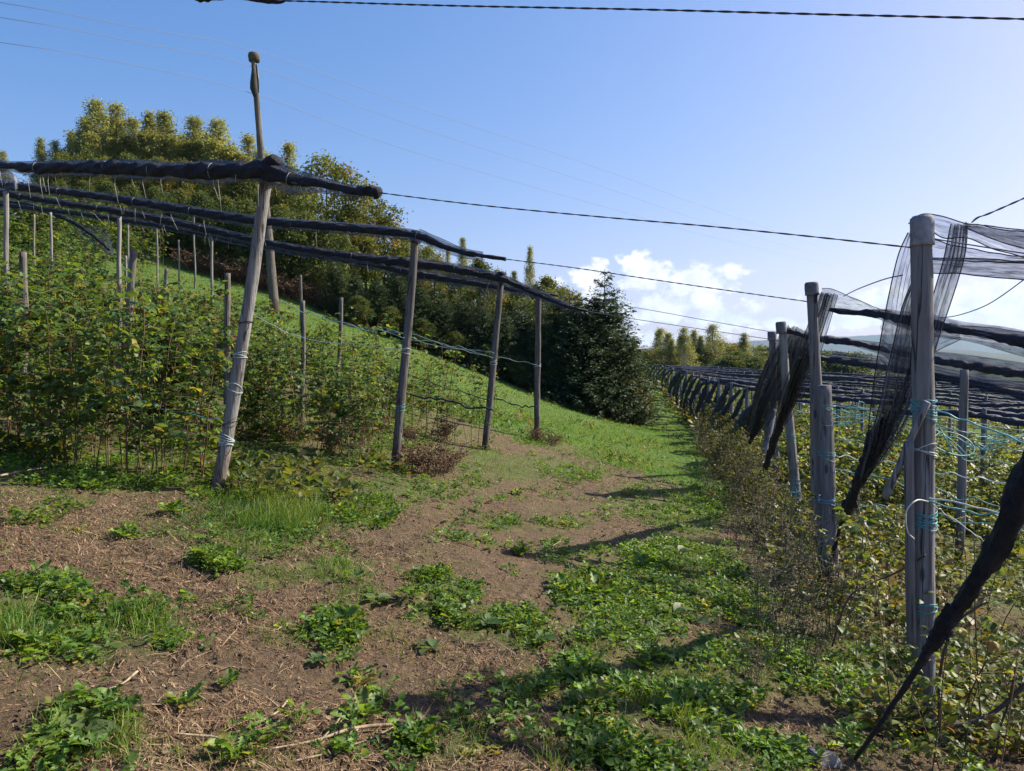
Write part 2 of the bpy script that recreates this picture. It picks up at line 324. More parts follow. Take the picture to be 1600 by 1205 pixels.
# ------------------------------------------------------------------ naming helpers
def tag(o, label, cat, group=None, kind=None):
    if label: o['label'] = label
    if cat: o['category'] = cat
    if group: o['group'] = group
    if kind: o['kind'] = kind
    return o
def empty(name, loc, label=None, cat=None, group=None, rz=0):
    o = bpy.data.objects.new(name, None); COL.objects.link(o); o.location = [float(q) for q in loc]; o.rotation_euler = (0, 0, rz); o.empty_display_size = .1
    return tag(o, label, cat, group)
def dup(root, loc, rz, sc, label, group=None):
    r = root.copy(); COL.objects.link(r); r.location = [float(q) for q in loc]; r.rotation_euler = (0, 0, rz); r.scale = sc if isinstance(sc, tuple) else (sc,) * 3
    r['label'] = label
    if group: r['group'] = group
    for ch in root.children:
        c = ch.copy(); COL.objects.link(c); c.parent = r
        for g2 in ch.children: d = g2.copy(); COL.objects.link(d); d.parent = c
    return r
class Kind:                                         # first use moves the built thing itself, later uses copy it
    def __init__(s, protos): s.p = protos; s.used = [False] * len(protos)
    def put(s, i, loc, rz, sc, label, group=None):
        i %= len(s.p); o = s.p[i]
        if s.used[i]: return dup(o, loc, rz, sc, label, group)
        s.used[i] = True; o.location = [float(q) for q in loc]; o.rotation_euler = (0, 0, rz); o.scale = sc if isinstance(sc, tuple) else (sc,) * 3
        o['label'] = label
        if group: o['group'] = group
        return o
    def drop(s):
        for o, u in zip(s.p, s.used):
            if not u:
                for c in list(o.children): bpy.data.objects.remove(c)
                bpy.data.objects.remove(o)
#==SECTIONS==
# ------------------------------------------------------------------ ground cover maps (where green grows on the brown litter)
def inpoly(x, y, poly):
    c = np.zeros(np.shape(x), bool); n = len(poly)
    for i in range(n):
        (x1, y1), (x2, y2) = poly[i], poly[(i + 1) % n]
        c ^= ((y1 > y) != (y2 > y)) & (x < (x2 - x1) * (y - y1) / (y2 - y1 + 1e-9) + x1)
    return c
def spots(px, py, L, soft=.55):
    m = np.zeros(np.shape(px))
    for cx, cy, rx, ry, a in L:
        d = np.hypot((px - cx) / rx, (py - cy) / ry); m = np.maximum(m, a * np.clip((1.15 - d) / soft, 0, 1))
    return m
GR = [(342, 780, 40, 12, .7), (617, 740, 34, 10, .7), (757, 710, 30, 9, .8), (838, 690, 40, 9, .8), (1445, 1165, 50, 18, .5), (440, 805, 88, 44, 1.), (400, 850, 60, 16, .5), (30, 985, 95, 45, 1), (200, 975, 100, 40, .7), (520, 890, 75, 22, .7), (420, 905, 60, 20, .6), (700, 1155, 75, 45, .6), (560, 930, 60, 20, .45),
      (120, 1010, 90, 40, .6), (640, 760, 90, 20, .5), (800, 730, 120, 25, .6), (690, 950, 60, 40, .45), (450, 990, 60, 25, .4), (1000, 1010, 70, 30, .4), (850, 1000, 60, 30, .4), (300, 1190, 160, 20, .4),
      (640, 680, 120, 40, .5), (520, 720, 130, 30, .45), (150, 745, 130, 22, .5), (930, 1060, 50, 50, .4), (880, 1180, 80, 30, .5), (150, 1150, 110, 50, .6), (1250, 820, 90, 60, .5), (1180, 760, 60, 60, .5), (1330, 1000, 70, 60, .35)]
WD = [(342, 778, 50, 13, .9), (365, 768, 40, 16, .8), (617, 738, 36, 10, .8), (757, 708, 30, 8, .8), (838, 690, 40, 9, .9), (1445, 1150, 60, 22, .6), (1295, 925, 40, 14, .7), (565, 798, 62, 30, 1.), (480, 770, 60, 12, .6), (60, 925, 75, 24, .9), (150, 960, 100, 30, .6), (235, 990, 70, 40, .8), (360, 875, 70, 24, .95), (430, 895, 60, 20, .6), (525, 985, 42, 34, 1), (690, 935, 65, 46, .75), (740, 985, 50, 22, .8), (810, 985, 60, 34, .9),
      (190, 1140, 75, 42, .42), (50, 1180, 60, 30, .2), (120, 1110, 50, 25, .25), (650, 1165, 34, 26, .9), (830, 1080, 70, 28, .45), (350, 1190, 80, 18, .5), (40, 1010, 60, 40, .5), (930, 925, 75, 45, 1), (1000, 960, 110, 40, 1), (1050, 880, 110, 45, 1), (1080, 800, 70, 45, .9), (1150, 930, 80, 50, .8), (1060, 930, 120, 40, .9),
      (960, 990, 60, 30, .6), (920, 1040, 50, 60, .7), (1010, 1150, 130, 75, 1.), (950, 1110, 70, 60, .9), (1150, 1190, 120, 40, 1.), (1130, 1060, 110, 60, .7), (1200, 1010, 100, 60, .6), (1040, 1040, 70, 30, .6), (780, 820, 40, 14, .7), (700, 760, 80, 14, .5), (900, 740, 60, 16, .6), (620, 690, 60, 30, .5), (450, 650, 60, 30, .6), (530, 720, 90, 20, .5),
      (900, 870, 60, 20, .4), (1010, 780, 60, 30, .6), (200, 740, 190, 34, .75), (60, 720, 80, 30, .6), (330, 740, 70, 30, .5), (420, 700, 60, 30, .5), (1300, 1050, 120, 70, .5), (1380, 1150, 100, 40, .4), (1500, 1080, 120, 80, .45), (870, 820, 60, 16, .4), (700, 840, 50, 12, .3), (560, 1070, 60, 14, .2)]
def lawn(x, y): return np.clip((y + .18 * x - 13.2 + 5.5 * (fbm(x * .9, y * .5, 31, 3) - .45)) / 2.2, 0, 1)
def bald(x, y): return np.clip((fbm(x * .7, y * .7, 77, 4) - .42) * 7, 0, 1)
def cover(x, y, z, L):
    px, py = project(x, y, z); m = spots(px, py, L); return np.where(y > 1.2, m, 0)

# ------------------------------------------------------------------ ground sheet
def axis(a, b, step, g, end0, end1):
    c = list(np.arange(a, b, step)); s = step; v = b
    while v < end1: c.append(v); s *= g; v += s
    s = step; v = a - step
    lo = []
    while v > end0: lo.append(v); s *= g; v -= s
    return np.array(lo[::-1] + c + [end1])
gx = axis(-4.4, 4.4, .027, 1.055, -900, 900); gy = axis(2.2, 8.5, .027, 1.035, -60, 1700)
X, Y = np.meshgrid(gx, gy); x, y = X.ravel(), Y.ravel(); z = H(x, y)
gc = np.maximum(np.maximum(cover(x, y, z, GR), .75 * cover(x, y, z, WD)) * np.clip(.3 + 1.6 * fbm(x * 5, y * 5, 41, 3), 0, 1), lawn(x, y))
right = np.clip((x - 2.6 - .16 * y) / 1.5, 0, 1); left = np.clip((-(x + 1.0) - .05 * (y - 6)) / 2, 0, 1) * (y > 5)
gc = np.maximum(gc, .6 * right * np.clip(.2 + 1.3 * fbm(x * 2, y * 2, 45, 3), 0, 1)); gc = np.maximum(gc, .55 * left * np.clip(2.2 * fbm(x * 1.7, y * 1.7, 46, 3) - .4, 0, 1))
nx_, ny_ = len(gx), len(gy); i = (np.arange(ny_ - 1)[:, None] * nx_ + np.arange(nx_ - 1)[None]).ravel()
F = np.r_[np.c_[i, i + 1, i + nx_ + 1], np.c_[i, i + nx_ + 1, i + nx_]]
m, t, o = mat('litter_and_grass_ground'); a = N(t, 'ShaderNodeAttribute', attribute_name='tint'); sx = N(t, 'ShaderNodeSeparateColor'); t.links.new(a.outputs['Color'], sx.inputs[0])
b1 = noise(t, 1.1, 6, .6); b2 = noise(t, 9, 7, .65); b3 = noise(t, 46, 5, .65); b4 = noise(t, 130, 4, .7, None, (1, 1, 1), 1.5)
c = mixc(t, rng(t, b2, .32, .68), (.075, .048, .030), (.27, .175, .105)); c = mixc(t, rng(t, b1, .36, .62, 0, .75), c, (.15, .108, .066)); c = mixc(t, rng(t, b3, .42, .66, 0, .85), c, (.05, .035, .025)); c = mixc(t, rng(t, b4, .54, .70, 0, .9), c, (.40, .29, .18))
c = mixc(t, rng(t, noise(t, 2.3, 5, .6), .52, .68, 0, .55), c, (.11, .125, .04))
gcol = mixc(t, rng(t, b2, .3, .7), (.045, .10, .018), (.105, .18, .034)); gcol = mixc(t, rng(t, noise(t, .5, 4), .4, .65, 0, .5), gcol, (.14, .17, .05))
c = mixc(t, M(t, 'MULTIPLY', sx.outputs[0], rng(t, b3, .25, .6, .55, 1.1), clamp=True), c, gcol)
c = mixc(t, sx.outputs[1], c, mixc(t, rng(t, noise(t, .09, 6, .7), .35, .65), (.02, .032, .014), (.055, .07, .025)))
p = N(t, 'ShaderNodeBsdfPrincipled'); p.inputs['Roughness'].default_value = .95; p.inputs['Specular IOR Level'].default_value = .15; t.links.new(c, p.inputs['Base Color'])
hh = M(t, 'ADD', M(t, 'MULTIPLY', b3, .6), M(t, 'MULTIPLY', b4, .5)); t.links.new(bump(t, hh, 1., .035), p.inputs['Normal']); t.links.new(p.outputs[0], o.inputs[0])
fw = np.clip((np.hypot(x, y) - 105) / 40, 0, 1) * np.clip(.55 + 1.2 * (fbm(x * .012, y * .012, 191, 3) - .3), 0, 1); g = Geo(); g.add(np.c_[x, y, z], F, np.c_[gc, fw, gc]); tag(g.obj('ground', m), None, None, None, 'structure')

# ------------------------------------------------------------------ far hills
def hill(name, prof, Yd, depth, foot, col0, col1, seed):
    px = np.linspace(prof[0][0], prof[-1][0], 140); top = np.interp(px, [q[0] for q in prof], [q[1] for q in prof])
    g = Geo(); V = []; rows = 15
    for r in range(rows):
        s = r / (rows - 1); k = math.sin(s * math.pi) ** .8
        for q in range(len(px)):
            b = P(px[q], top[q], Yd); yy = Yd + (s - .5) * depth; xx = b[0] * yy / Yd
            zz = foot + (b[2] - foot) * k + k * Yd * .004 * (fbm(np.array(px[q] * .05), np.array(s * 5.), seed, 4) - .45)
            V.append((xx, yy, float(zz)))
    n = len(px); i = (np.arange(rows - 1)[:, None] * n + np.arange(n - 1)[None]).ravel()
    m, t, o = mat(name + '_woods'); p = N(t, 'ShaderNodeBsdfPrincipled'); p.inputs['Roughness'].default_value = .95
    sc = 30 / Yd; c = mixc(t, rng(t, noise(t, sc, 8, .7), .35, .65), col0, col1); t.links.new(c, p.inputs['Base Color']); t.links.new(p.outputs[0], o.inputs[0])
    g.add(V, np.r_[np.c_[i, i + 1, i + n + 1], np.c_[i, i + n + 1, i + n]], (1, 1, 1)); tag(g.obj(name, m), None, None, None, 'structure')
hill('far_mountain', [(300, 560), (700, 548), (1100, 543), (1170, 533), (1300, 527), (1440, 521), (1510, 528), (1600, 545), (1750, 552), (2100, 560), (2600, 556)], 5200, 2200, -160, (.03, .05, .035), (.07, .08, .05), 3)
hill('wooded_ridge', [(700, 575), (1150, 560), (1250, 557), (1330, 554), (1450, 544), (1530, 549), (1620, 556), (1800, 548), (2200, 556), (2700, 550)], 2300, 1300, -90, (.018, .032, .02), (.05, .06, .03), 8)

# ------------------------------------------------------------------ rows: where each row of posts runs
ROWS = {1: ((-2.6, 6.8), (2.36, 4.39)), 2: ((-1.4, 9.5), (3.1, 7.6)), 3: ((-.37, 12.8), (4.2, 11.7)), 4: ((.45, 15.4), (4.85, 14.1)), 0: ((-3.5, 4.0), (1.7, 1.7))}
def yrow(i, px):
    (ax, ay), (bx, by) = ROWS[i]; k = (px - 800) / 1200; dx, dy = bx - ax, by - ay
    s = (k * ay - ax) / (dx - k * dy); return ay + s * dy
def rp(i, px, py): return P(px, py, yrow(i, px))

def net_sheet(name, lines, mat_, parent, base, nu=40, nv=60, wave=.02, waves=9, seed=0, hem=.0035):
    """lines: cross lines (each a list of points) one after another along the net; folds run along it"""
    A = np.array([smooth_path(l, nu) for l in lines]); B = np.array([smooth_path(A[:, q], nv) for q in range(nu)])   # nu, nv, 3
    u = np.linspace(0, 1, nu); v = np.linspace(0, 1, nv)
    d = np.array([0.25, .9, .3]); wv = np.sin(u * waves * 2 * np.pi + seed)[:, None] * (.6 + .8 * vnoise(v * 4 + seed, v * 0, seed)[None]) + .8 * (vnoise(u[:, None] * 14 + seed, v[None] * 5, seed + 3) - .5)
    B = B + (wave * wv)[..., None] * d
    B[..., 2] += wave * .5 * (vnoise(u[:, None] * 9 + 3 * seed, v[None] * 9, seed + 5) - .5)
    me = bpy.data.meshes.new(name); V = (B - base).reshape(-1, 3)
    i = (np.arange(nu - 1)[:, None] * nv + np.arange(nv - 1)[None]).ravel()
    me.from_pydata(V.tolist(), [], np.c_[i, i + 1, i + nv + 1, i + nv].tolist())
    at = me.attributes.new('uvw', 'FLOAT_VECTOR', 'POINT')
    uu = np.stack([u[:, None] + 0 * v[None] + seed * .37, 0 * u[:, None] + v[None] * nv / 18 + seed, 0 * u[:, None] + 0 * v[None] + seed], -1)
    at.data.foreach_set('vector', uu.astype(np.float32).ravel()); me.polygons.foreach_set('use_smooth', np.ones(len(me.polygons), bool))
    me.materials.append(mat_); me.update(); o = bpy.data.objects.new(name, me); COL.objects.link(o); o.parent = parent
    if hem:
        for q in (0, nu - 1):
            g = Geo(); tube(g, B[q] - base, hem, 5, (1, 1, 1), False); g.obj('net_hem', ROLL, parent)
    return o
def roll(parent, base, name, pts, radii, n=90, lump=.20, lf=3., seed=0, tint=(1, 1, 1), sides=12):
    g = Geo(); p = smooth_path(pts, n) - base; n = max(n, 140); p = smooth_path(pts, n) - base; tube(g, p, interp(radii, n), max(sides, 16), tint, True, lump, lf * 2, seed, 1., .10, 5.); 
    # a loose outer fold lying along the roll
    return g.obj(name, ROLL, parent)
def fringe(e, b, pts, radii, seed, k=1.28):
    n = 60; p = smooth_path(pts, n); r = interp(radii, n); return net_sheet('loose_net_edge', [[p[i] + (0, 0, r[i] * k + .006), p[i] + (0, -.02, 0), p[i] - (0, 0, r[i] * (k + .3) + .008)] for i in range(n)], NETL, e, b, 14, 150, .014, 3, seed, 0)
def strings(parent, base, pts, n, seed, L=(.10, .35)):
    p = smooth_path(pts, 400); r = np.random.default_rng(seed)
    for k in range(n):
        q = p[r.integers(5, 395)]; l = r.uniform(*L); w = r.normal(0, .03, 2); g = Geo()
        tube(g, [(0, 0, 0), (w[0], w[1], -l * .5), (w[0] * 2 + .02, w[1], -l)], .0022, 4, (.5, .48, .42)); g.obj('tie_string', TWINE, parent, True, q - base)
def wire(name, pts, r, col, label, cat, group=None, n=60, twist=0, sag=0):
    p = smooth_path(pts, n); 
    if sag: p[:, 2] -= sag * 4 * np.linspace(0, 1, n) * (1 - np.linspace(0, 1, n))
    base = p[0].copy(); g = Geo(); p = p - base
    if twist:
        n2 = n * 8; q = np.array([np.interp(np.linspace(0, n - 1, n2), np.arange(n), p[:, k]) for k in range(3)]).T
        L = np.r_[0, np.cumsum(np.linalg.norm(np.diff(q, axis=0), axis=1))]; t = norm(np.gradient(q, axis=0)); s = norm(np.cross(t, [0, 0, 1.])); u = np.cross(s, t)
        for ph in (0, math.pi):
            a = L * twist + ph; tube(g, q + r * .62 * (np.cos(a)[:, None] * s + np.sin(a)[:, None] * u), r * .66, 5, col)
    else: tube(g, p, r, 6, col)
    return tag(g.obj(name, WIREM, loc=base), label, cat, group)

# ------------------------------------------------------------------ posts
def wrap(g, p0, ax, r, col, n=5, pitch=.012, thick=.0028, seed=0):
    for k in range(n):
        a = np.linspace(0, 2 * np.pi, 25); c = p0 + ax * (k * pitch + R.normal(0, .006)); tl = R.normal(0, .32, 2)
        e = (r + .003) * np.stack([np.cos(a), np.sin(a), tl[0] * np.cos(a) + tl[1] * np.sin(a)], -1)
        tube(g, c + e, thick, 5, col, False)
def shaft(g, b, t, r0, r1, sides=20, n=34, col=(1, 1, 1), bend=.012, seed=0, flat=1.):
    s = np.linspace(0, 1, n)[:, None]; p = b + (t - b) * s
    L = np.linalg.norm(t - b); p[:, 0] += bend * L * .5 * (vnoise(s[:, 0] * 3 + seed, s[:, 0] * 0 + seed, 3) - .5); p[:, 1] += bend * L * .5 * (vnoise(s[:, 0] * 3 + seed + 50, s[:, 0] * 0, 4) - .5)
    shade = np.ones((n, 3)) * np.asarray(col); tube(g, p, r0 + (r1 - r0) * s[:, 0], sides, shade, True, .055, 2.2, seed, flat); return p
def post(label, base, top, r0, r1, group, cap=None, wraps=(), knob=None, name='net_post', seed=0, col=(1, 1, 1), bend=.012, extra=None):
    base = np.asarray(base, float); top = np.asarray(top, float); e = empty(name, base, label, 'post', group)
    g = Geo(); ax = norm(top - base); p = shaft(g, -ax * .35, top - base, r0, r1, seed=seed, col=col, bend=bend); g.obj('shaft', WOOD, e)
    L = np.linalg.norm(top - base)
    if cap:
        hc, rc, cc, kind = cap; g = Geo(); q = top - base
        prof = np.linspace(-hc, .012, 9); rr = rc * (1 + (.05 if kind == 'net' else .012) * np.sin(prof * 90 + seed)); rr[-1] *= .82; rr[0] *= 1.03
        tube(g, q + ax * prof[:, None], rr, 16, cc, True, .05 if kind == 'net' else .018, 9, seed); g.obj('post_cap', ROLL if kind == 'net' else STONE, e)
    for (s, cnt, cc) in wraps:
        pp = p[int(np.clip((s * L + .35) / (L + .35), 0, 1) * (len(p) - 1))]; g = Geo(); wrap(g, pp, ax, r0 + (r1 - r0) * s + .004, cc, cnt); g.obj('twine_wrap', TWINE, e)
    if extra: extra(e, base)
    return e
TURQ = (.10, .34, .34); PALE = (.50, .60, .60); BLACK = (.012, .012, .015); GREYW = (.15, .16, .18)
DARKP = (.55, .53, .54)
LG = 'end posts along the left side of the grass track'
post('tall weathered end post leaning right, nearest of the left posts, under the thick rolled net', P(340, 772, 6.8), P(421, 262, 6.8), .058, .050, LG, (.13, .082, (1, 1, 1), 'net'), ((.17, 7, PALE), (.33, 2, PALE), (.45, 3, PALE), (.55, 2, BLACK), (.24, 3, (.08, .06, .04))), seed=1, bend=.02)
post('dark leaning end post with reddish dead bracken at its foot', P(617, 733, 9.5), P(650, 362, 9.5), .056, .048, LG, (.14, .064, (1, 1, 1), 'net'), ((.26, 4, TURQ), (.52, 3, PALE)), seed=2, col=DARKP)
post('grey end post on the left of the track carrying two crossing rolled nets', P(757, 704, 12.8), P(784, 426, 12.8), .055, .050, LG, (.16, .072, (1, 1, 1), 'net'), ((.5, 3, PALE),), seed=3, col=DARKP)
post('farthest of the left end posts, upright beside the shaded spruces', P(839, 684, 15.4), P(841, 456, 15.4), .062, .055, LG, (.12, .078, (1, 1, 1), 'net'), ((.5, 3, PALE),), seed=4, col=DARKP)
RG = 'end posts along the right side of the grass track'
def r1x(e, b):                                       # split half-round strapped to the post, and the plank brace leaning on it
    g = Geo(); shaft(g, P(1424, 1010, 4.34) - b, P(1419, 690, 4.34) - b, .026, .026, 12, 20, (.85, .85, .9), .004, 4); g.obj('splice_board', WOOD, e)
    g = Geo(); shaft(g, P(1383, 778, 4.45) - b, P(1449, 628, 4.28) - b, .030, .027, 10, 16, (1.1, 1.1, 1.15), .004, 7, .55); g.obj('brace_board', WOOD, e)
    g = Geo(); q = [P(1452, 784, 4.33), P(1432, 782, 4.2), P(1416, 800, 4.18), P(1418, 830, 4.2), P(1428, 842, 4.25)]
    tube(g, smooth_path(q, 24) - b, .004, 5, (.6, .62, .6)); g.obj('wire_loop', WIREM, e)
post('thick net-draped end post standing in front on the right', P(1445, 1160, 4.39), P(1441, 341, 4.39), .066, .056, RG, (.155, .062, (.30, .30, .33), 'rub'), ((.28, 4, TURQ), (.45, 6, (.08, .35, .40)), (.59, 3, PALE), (.66, 8, (.06, .36, .42)), (.43, 3, (.08, .35, .40))), seed=5, col=(.9, .9, .95), bend=.008, extra=r1x)
def r2x(e, b):
    g = Geo(); shaft(g, P(1299, 930, 7.45) - b, P(1287, 602, 7.45) - b, .075, .066, 16, 26, (.75, .75, .82), .01, 6); g.obj('lower_post', WOOD, e)
    ax = np.array([0, 0, 1.])
    for py, cc in ((640, TURQ), (712, TURQ), (783, (.15, .35, .5))): g = Geo(); wrap(g, P(1292, py, 7.45) - b, ax, .076, cc, 4); g.obj('twine_wrap', TWINE, e)
post('capped end post spliced to a stout lower stub on the right of the track', P(1288, 925, 7.62), P(1268, 443, 7.6), .062, .050, RG, (.115, .066, (.16, .16, .18), 'rub'), (), seed=6, col=(.8, .8, .85), extra=r2x)
post('bent pale end post on the right with turquoise twine round its lower part', P(1245, 815, 11.7), P(1220, 504, 11.7), .075, .058, RG, (.17, .078, (.15, .15, .17), 'rub'), ((.12, 9, TURQ), (.22, 5, TURQ), (.45, 3, TURQ)), seed=7, bend=.035)
post('slim capped end post just left of the bent pale post', P(1215, 782, 14.1), P(1206, 519, 14.1), .068, .062, RG, (.15, .08, (.15, .15, .17), 'rub'), (), seed=8, col=(.75, .75, .8))
post('short slanted brace post under the dark net tails', P(1186, 748, 13.2), P(1209, 640, 13.6), .06, .055, RG, seed=9, col=(.8, .8, .85), name='brace_post')

# inner posts and stakes among the left rows
IG = 'thin inner posts of the left rows'
def inner(px, py, Y, label, r=.045, name='net_post', g_=IG, hgt=None, lean=0, col=(1.1, 1.1, 1.05), cat='post'):
    tp = P(px, py, Y); zb = Hs(tp[0] + lean, tp[1]); r *= .72; e = post(label, (tp[0] + lean, tp[1], zb), tp, r * 1.1, r, g_, seed=px, name=name, col=col, bend=.03); return e
inner(11, 298, yrow(2, 11), 'crooked pale inner post at the far left edge', .05)
inner(80, 332, 17.5, 'thin pale post low on the hillside left of the taller inner post', .04)
inner(184, 338, yrow(3, 184), 'pale straight inner post rising from the bushes beside the dark leaning stake', .055)
inner(331, 366, yrow(4, 331), 'thin inner post standing before the green clearing', .04)
inner(196, 400, yrow(4, 196), 'short thin post behind the pale straight inner post', .04)
inner(52, 335, 20, 'thin pale post uphill near the left edge', .035)
inner(245, 345, 22, 'faint thin post in front of the birch wood', .035); inner(200, 345, 23, 'faint thin post uphill left of the birch wood edge', .035)
inner(279, 375, 24, 'faint low post above the green clearing', .035); inner(303, 330, 25, 'slim post between clearing and dark trees', .035)
def stake(px, py, py2, Y, r, label, lean=0):
    b = P(px + lean, py2, Y); b[2] = Hs(b[0], b[1]); r *= .78; e = post(label, b, P(px, py, Y), r, r * .93, 'short wooden stakes among the raspberries', seed=px, name='stake', col=(.7, .66, .62), bend=.02); e['category'] = 'stake'
stake(37, 394, 600, 9.2, .055, 'grey stake in leaves at the far left with white string round it', 0); stake(208, 390, 600, 10.5, .065, 'stout dark stake leaning right among the raspberry leaves', -22)
stake(260, 420, 560, 14, .05, 'short leaning stake at the bottom of the green clearing', -12); stake(355, 427, 600, 10, .05, 'short stake just left of the nearest leaning end post', 0)
stake(474, 470, 640, 11.5, .045, 'short dark stake right of the nearest leaning end post', -2); stake(534, 465, 600, 14.3, .05, 'grey leaning stake before the dark spruce trunks', -8)
stake(187, 462, 620, 10.2, .045, 'broken stake half hidden in raspberry leaves left of the track', -3); stake(470, 430, 480, 22, .05, 'weathered stake below the brown bracken bank', 0)

# ------------------------------------------------------------------ electric pole and its lines
pb = P(431, 470, 25); pt = P(397, 92, 25); pb[2] = Hs(pb[0], pb[1])
e = empty('electric_pole', pb, 'tall slim wooden electric pole with a round cap rising behind the leaning post', 'pole')
g = Geo(); shaft(g, pb * 0 - np.array([0, 0, .4]), pt - pb, .16, .075, col=(.6, .56, .5), seed=12, bend=.02); g.obj('pole_shaft', WOOD, e)
g = Geo(); q = pt - pb; tube(g, [q + (0, 0, z) for z in (-.10, -.08, .08, .17, .20)], [.10, .17, .18, .165, .08], 14, (.10, .09, .07), True, .05, 4, 2); g.obj('pole_cap', STONE, e)
g = Geo(); tube(g, [q + (.02, -.1, z) for z in (-.25, -.5, -.8, -1.0, -1.25)], [.05, .08, .12, .11, .02], 10, (.05, .05, .04), True, .1, 4, 3); g.obj('insulator', STONE, e)
g = Geo(); tube(g, [q + (.09, -.04, -.2), q + (.15, -.06, -.7), q + (.13, -.04, -1.1)], .03, 6, (.05, .05, .05)); g.obj('jumper_cable', WIREM, e)
inv = lambda px: 1 / (.04 - (px - 397) * .0000365)
PLG = 'power lines over the hillside'
for ys, lb in (((-6, 0, 40, 78, 165, 268, 330, 392), 'topmost thin power line crossing the blue sky'), ((18, 24, 62, 104, 195, 295, 352, 405), 'middle thin power line crossing the blue sky'), ((58, 64, 98, 146, 236, 325, 372, 415), 'lowest thin power line crossing the blue sky')):
    wire('power_line', [P(px, py, inv(px)) for px, py in zip((-60, 0, 190, 397, 640, 950, 1120, 1300), ys)], .0065, (.14, .16, .2), lb, 'power line', PLG)
# ------------------------------------------------------------------ rolled nets of the left rows, and the wires over the track
NG = 'rolled hail nets above the left rows'
def lnet(i, pts, radii, label, ns, seed, tuft=None, lump=.2):
    W_ = [rp(i, *q) for q in pts]; b = W_[-1]; e = empty('rolled_net', b, label, 'hail net', NG); roll(e, b, 'net_roll', W_, radii, 200, lump, 3.2, seed); fringe(e, b, W_[:-1], radii[:-1], seed)
    for s_ in np.linspace(.12, .86, 6):
        pp = smooth_path(W_, 200); i_ = int(s_ * 199) + int(R.integers(-9, 9)); g = Geo(); a_ = np.linspace(0, 2 * np.pi, 21); r_ = np.interp(i_ / 199, np.linspace(0, 1, len(radii)), radii) * 1.08; tg = norm(pp[i_ + 1] - pp[i_ - 1]); sd2 = norm(np.cross(tg, [0, 0, 1.])); u2 = np.cross(sd2, tg)
        tube(g, r_ * (np.cos(a_)[:, None] * sd2 + np.sin(a_)[:, None] * u2) + tg * (.02 * np.cos(a_))[:, None], .0035, 4, (.22, .23, .22), False); g.obj('tie_band', TWINE, e, True, pp[i_] - b)
    if ns: strings(e, b, W_[:-2], ns * 3 // 5, seed)
    return e, b
e, b = lnet(1, [(-60, 253), (0, 258), (60, 263), (100, 262), (180, 263), (250, 266), (330, 268), (400, 266), (424, 268), (452, 280), (500, 287), (545, 297), (570, 300), (588, 301)],
     [.045, .05, .032, .052, .055, .05, .06, .062, .055, .075, .055, .085, .04, .03, .034], 'thickest rolled black net, at the top from left edge to the nearest leaning post', 34, 1)
g = Geo(); p = smooth_path([rp(1, 560, 298), rp(1, 580, 299), rp(1, 594, 302)], 14) - b; tube(g, p, interp([.03, .045, .04, .05, .035], 14), 9, (1, 1, 1), True, .3, 14, 5); g.obj('net_knot', ROLL, e)
g = Geo(); c = rp(1, 424, 252) - b; tube(g, [c + (0, 0, -.06), c + (.005, 0, -.02), c + (.01, 0, .02), c + (0, 0, .045)], [.05, .075, .068, .03], 12, (1, 1, 1), True, .2, 8, 3); g.obj('net_bunch', ROLL, e)
e, b = lnet(2, [(-80, 276), (0, 289), (80, 298), (180, 311), (300, 330), (400, 345), (500, 353), (580, 360), (650, 368), (690, 384), (720, 394), (755, 400), (790, 405)], [.07, .055, .06, .05, .05, .055, .05, .055, .045, .05, .045, .035, .02], 'rolled black net running up to the dark post with dead bracken', 40, 2)
net_sheet('net_veil', [[rp(2, 655, 358), rp(2, 662, 372)], [rp(2, 680, 369), rp(2, 684, 382)], [rp(2, 705, 380), rp(2, 706, 391)], [rp(2, 728, 392), rp(2, 728, 396)]], NETV, e, b, 16, 30, .01, 3, 2)
e, b = lnet(3, [(-80, 292), (0, 302), (100, 318), (200, 333), (320, 358), (440, 384), (560, 402), (640, 411), (700, 419), (783, 436), (830, 456), (860, 468), (890, 480), (918, 486)], [.06, .06, .055, .05, .055, .06, .055, .05, .055, .06, .075, .06, .045, .02], 'rolled net crossing down over two posts, its tapered end farthest right', 40, 3)
e, b = lnet(4, [(-80, 312), (20, 322), (150, 338), (280, 358), (390, 380), (500, 399), (560, 408), (640, 426), (760, 446), (841, 459), (858, 461), (872, 462)], [.05, .05, .05, .05, .05, .055, .055, .06, .065, .07, .05, .02], 'lowest rolled net, ending at the farthest left end post', 36, 4)
W_ = [P(-60, 316, 20), P(30, 318, 20), P(62, 326, 19.6), P(110, 345, 19.4), P(150, 372, 19.2), P(172, 392, 19.2)]; b = W_[-1]; e = empty('rolled_net', b, 'thin dark net sloping down over the uphill bushes at far left', 'hail net', NG); roll(e, b, 'net_roll', W_, [.05, .06, .05, .06, .05, .02], 70, .2, 3, 9)
net_sheet('net_veil', [[P(95, 338, 19.4), P(110, 346, 19.4)], [P(128, 350, 19.3), P(128, 370, 19.3)], [P(168, 360, 19.2), P(155, 385, 19.2)], [P(178, 398, 19.2), P(168, 396, 19.2)]], NETV, e, b, 16, 30, .03, 3, 4)
W_ = [P(-80, 262, 9.8), P(-20, 282, 9.8), P(16, 292, 9.8)]; b = W_[-1]; e = empty('hanging_net', b, 'loose pale net sheet hanging under the top net at the left edge', 'hail net'); 
net_sheet('net_veil', [[P(-90, 266, 9.9), P(-90, 320, 9.9)], [P(-30, 264, 9.9), P(-30, 305, 9.9)], [P(16, 268, 9.9), P(20, 296, 9.9)], [P(26, 284, 9.9), P(26, 297, 9.9)]], NETV, e, b, 20, 30, .03, 3, 6)
WG = 'wires spanning the track between left and right posts'
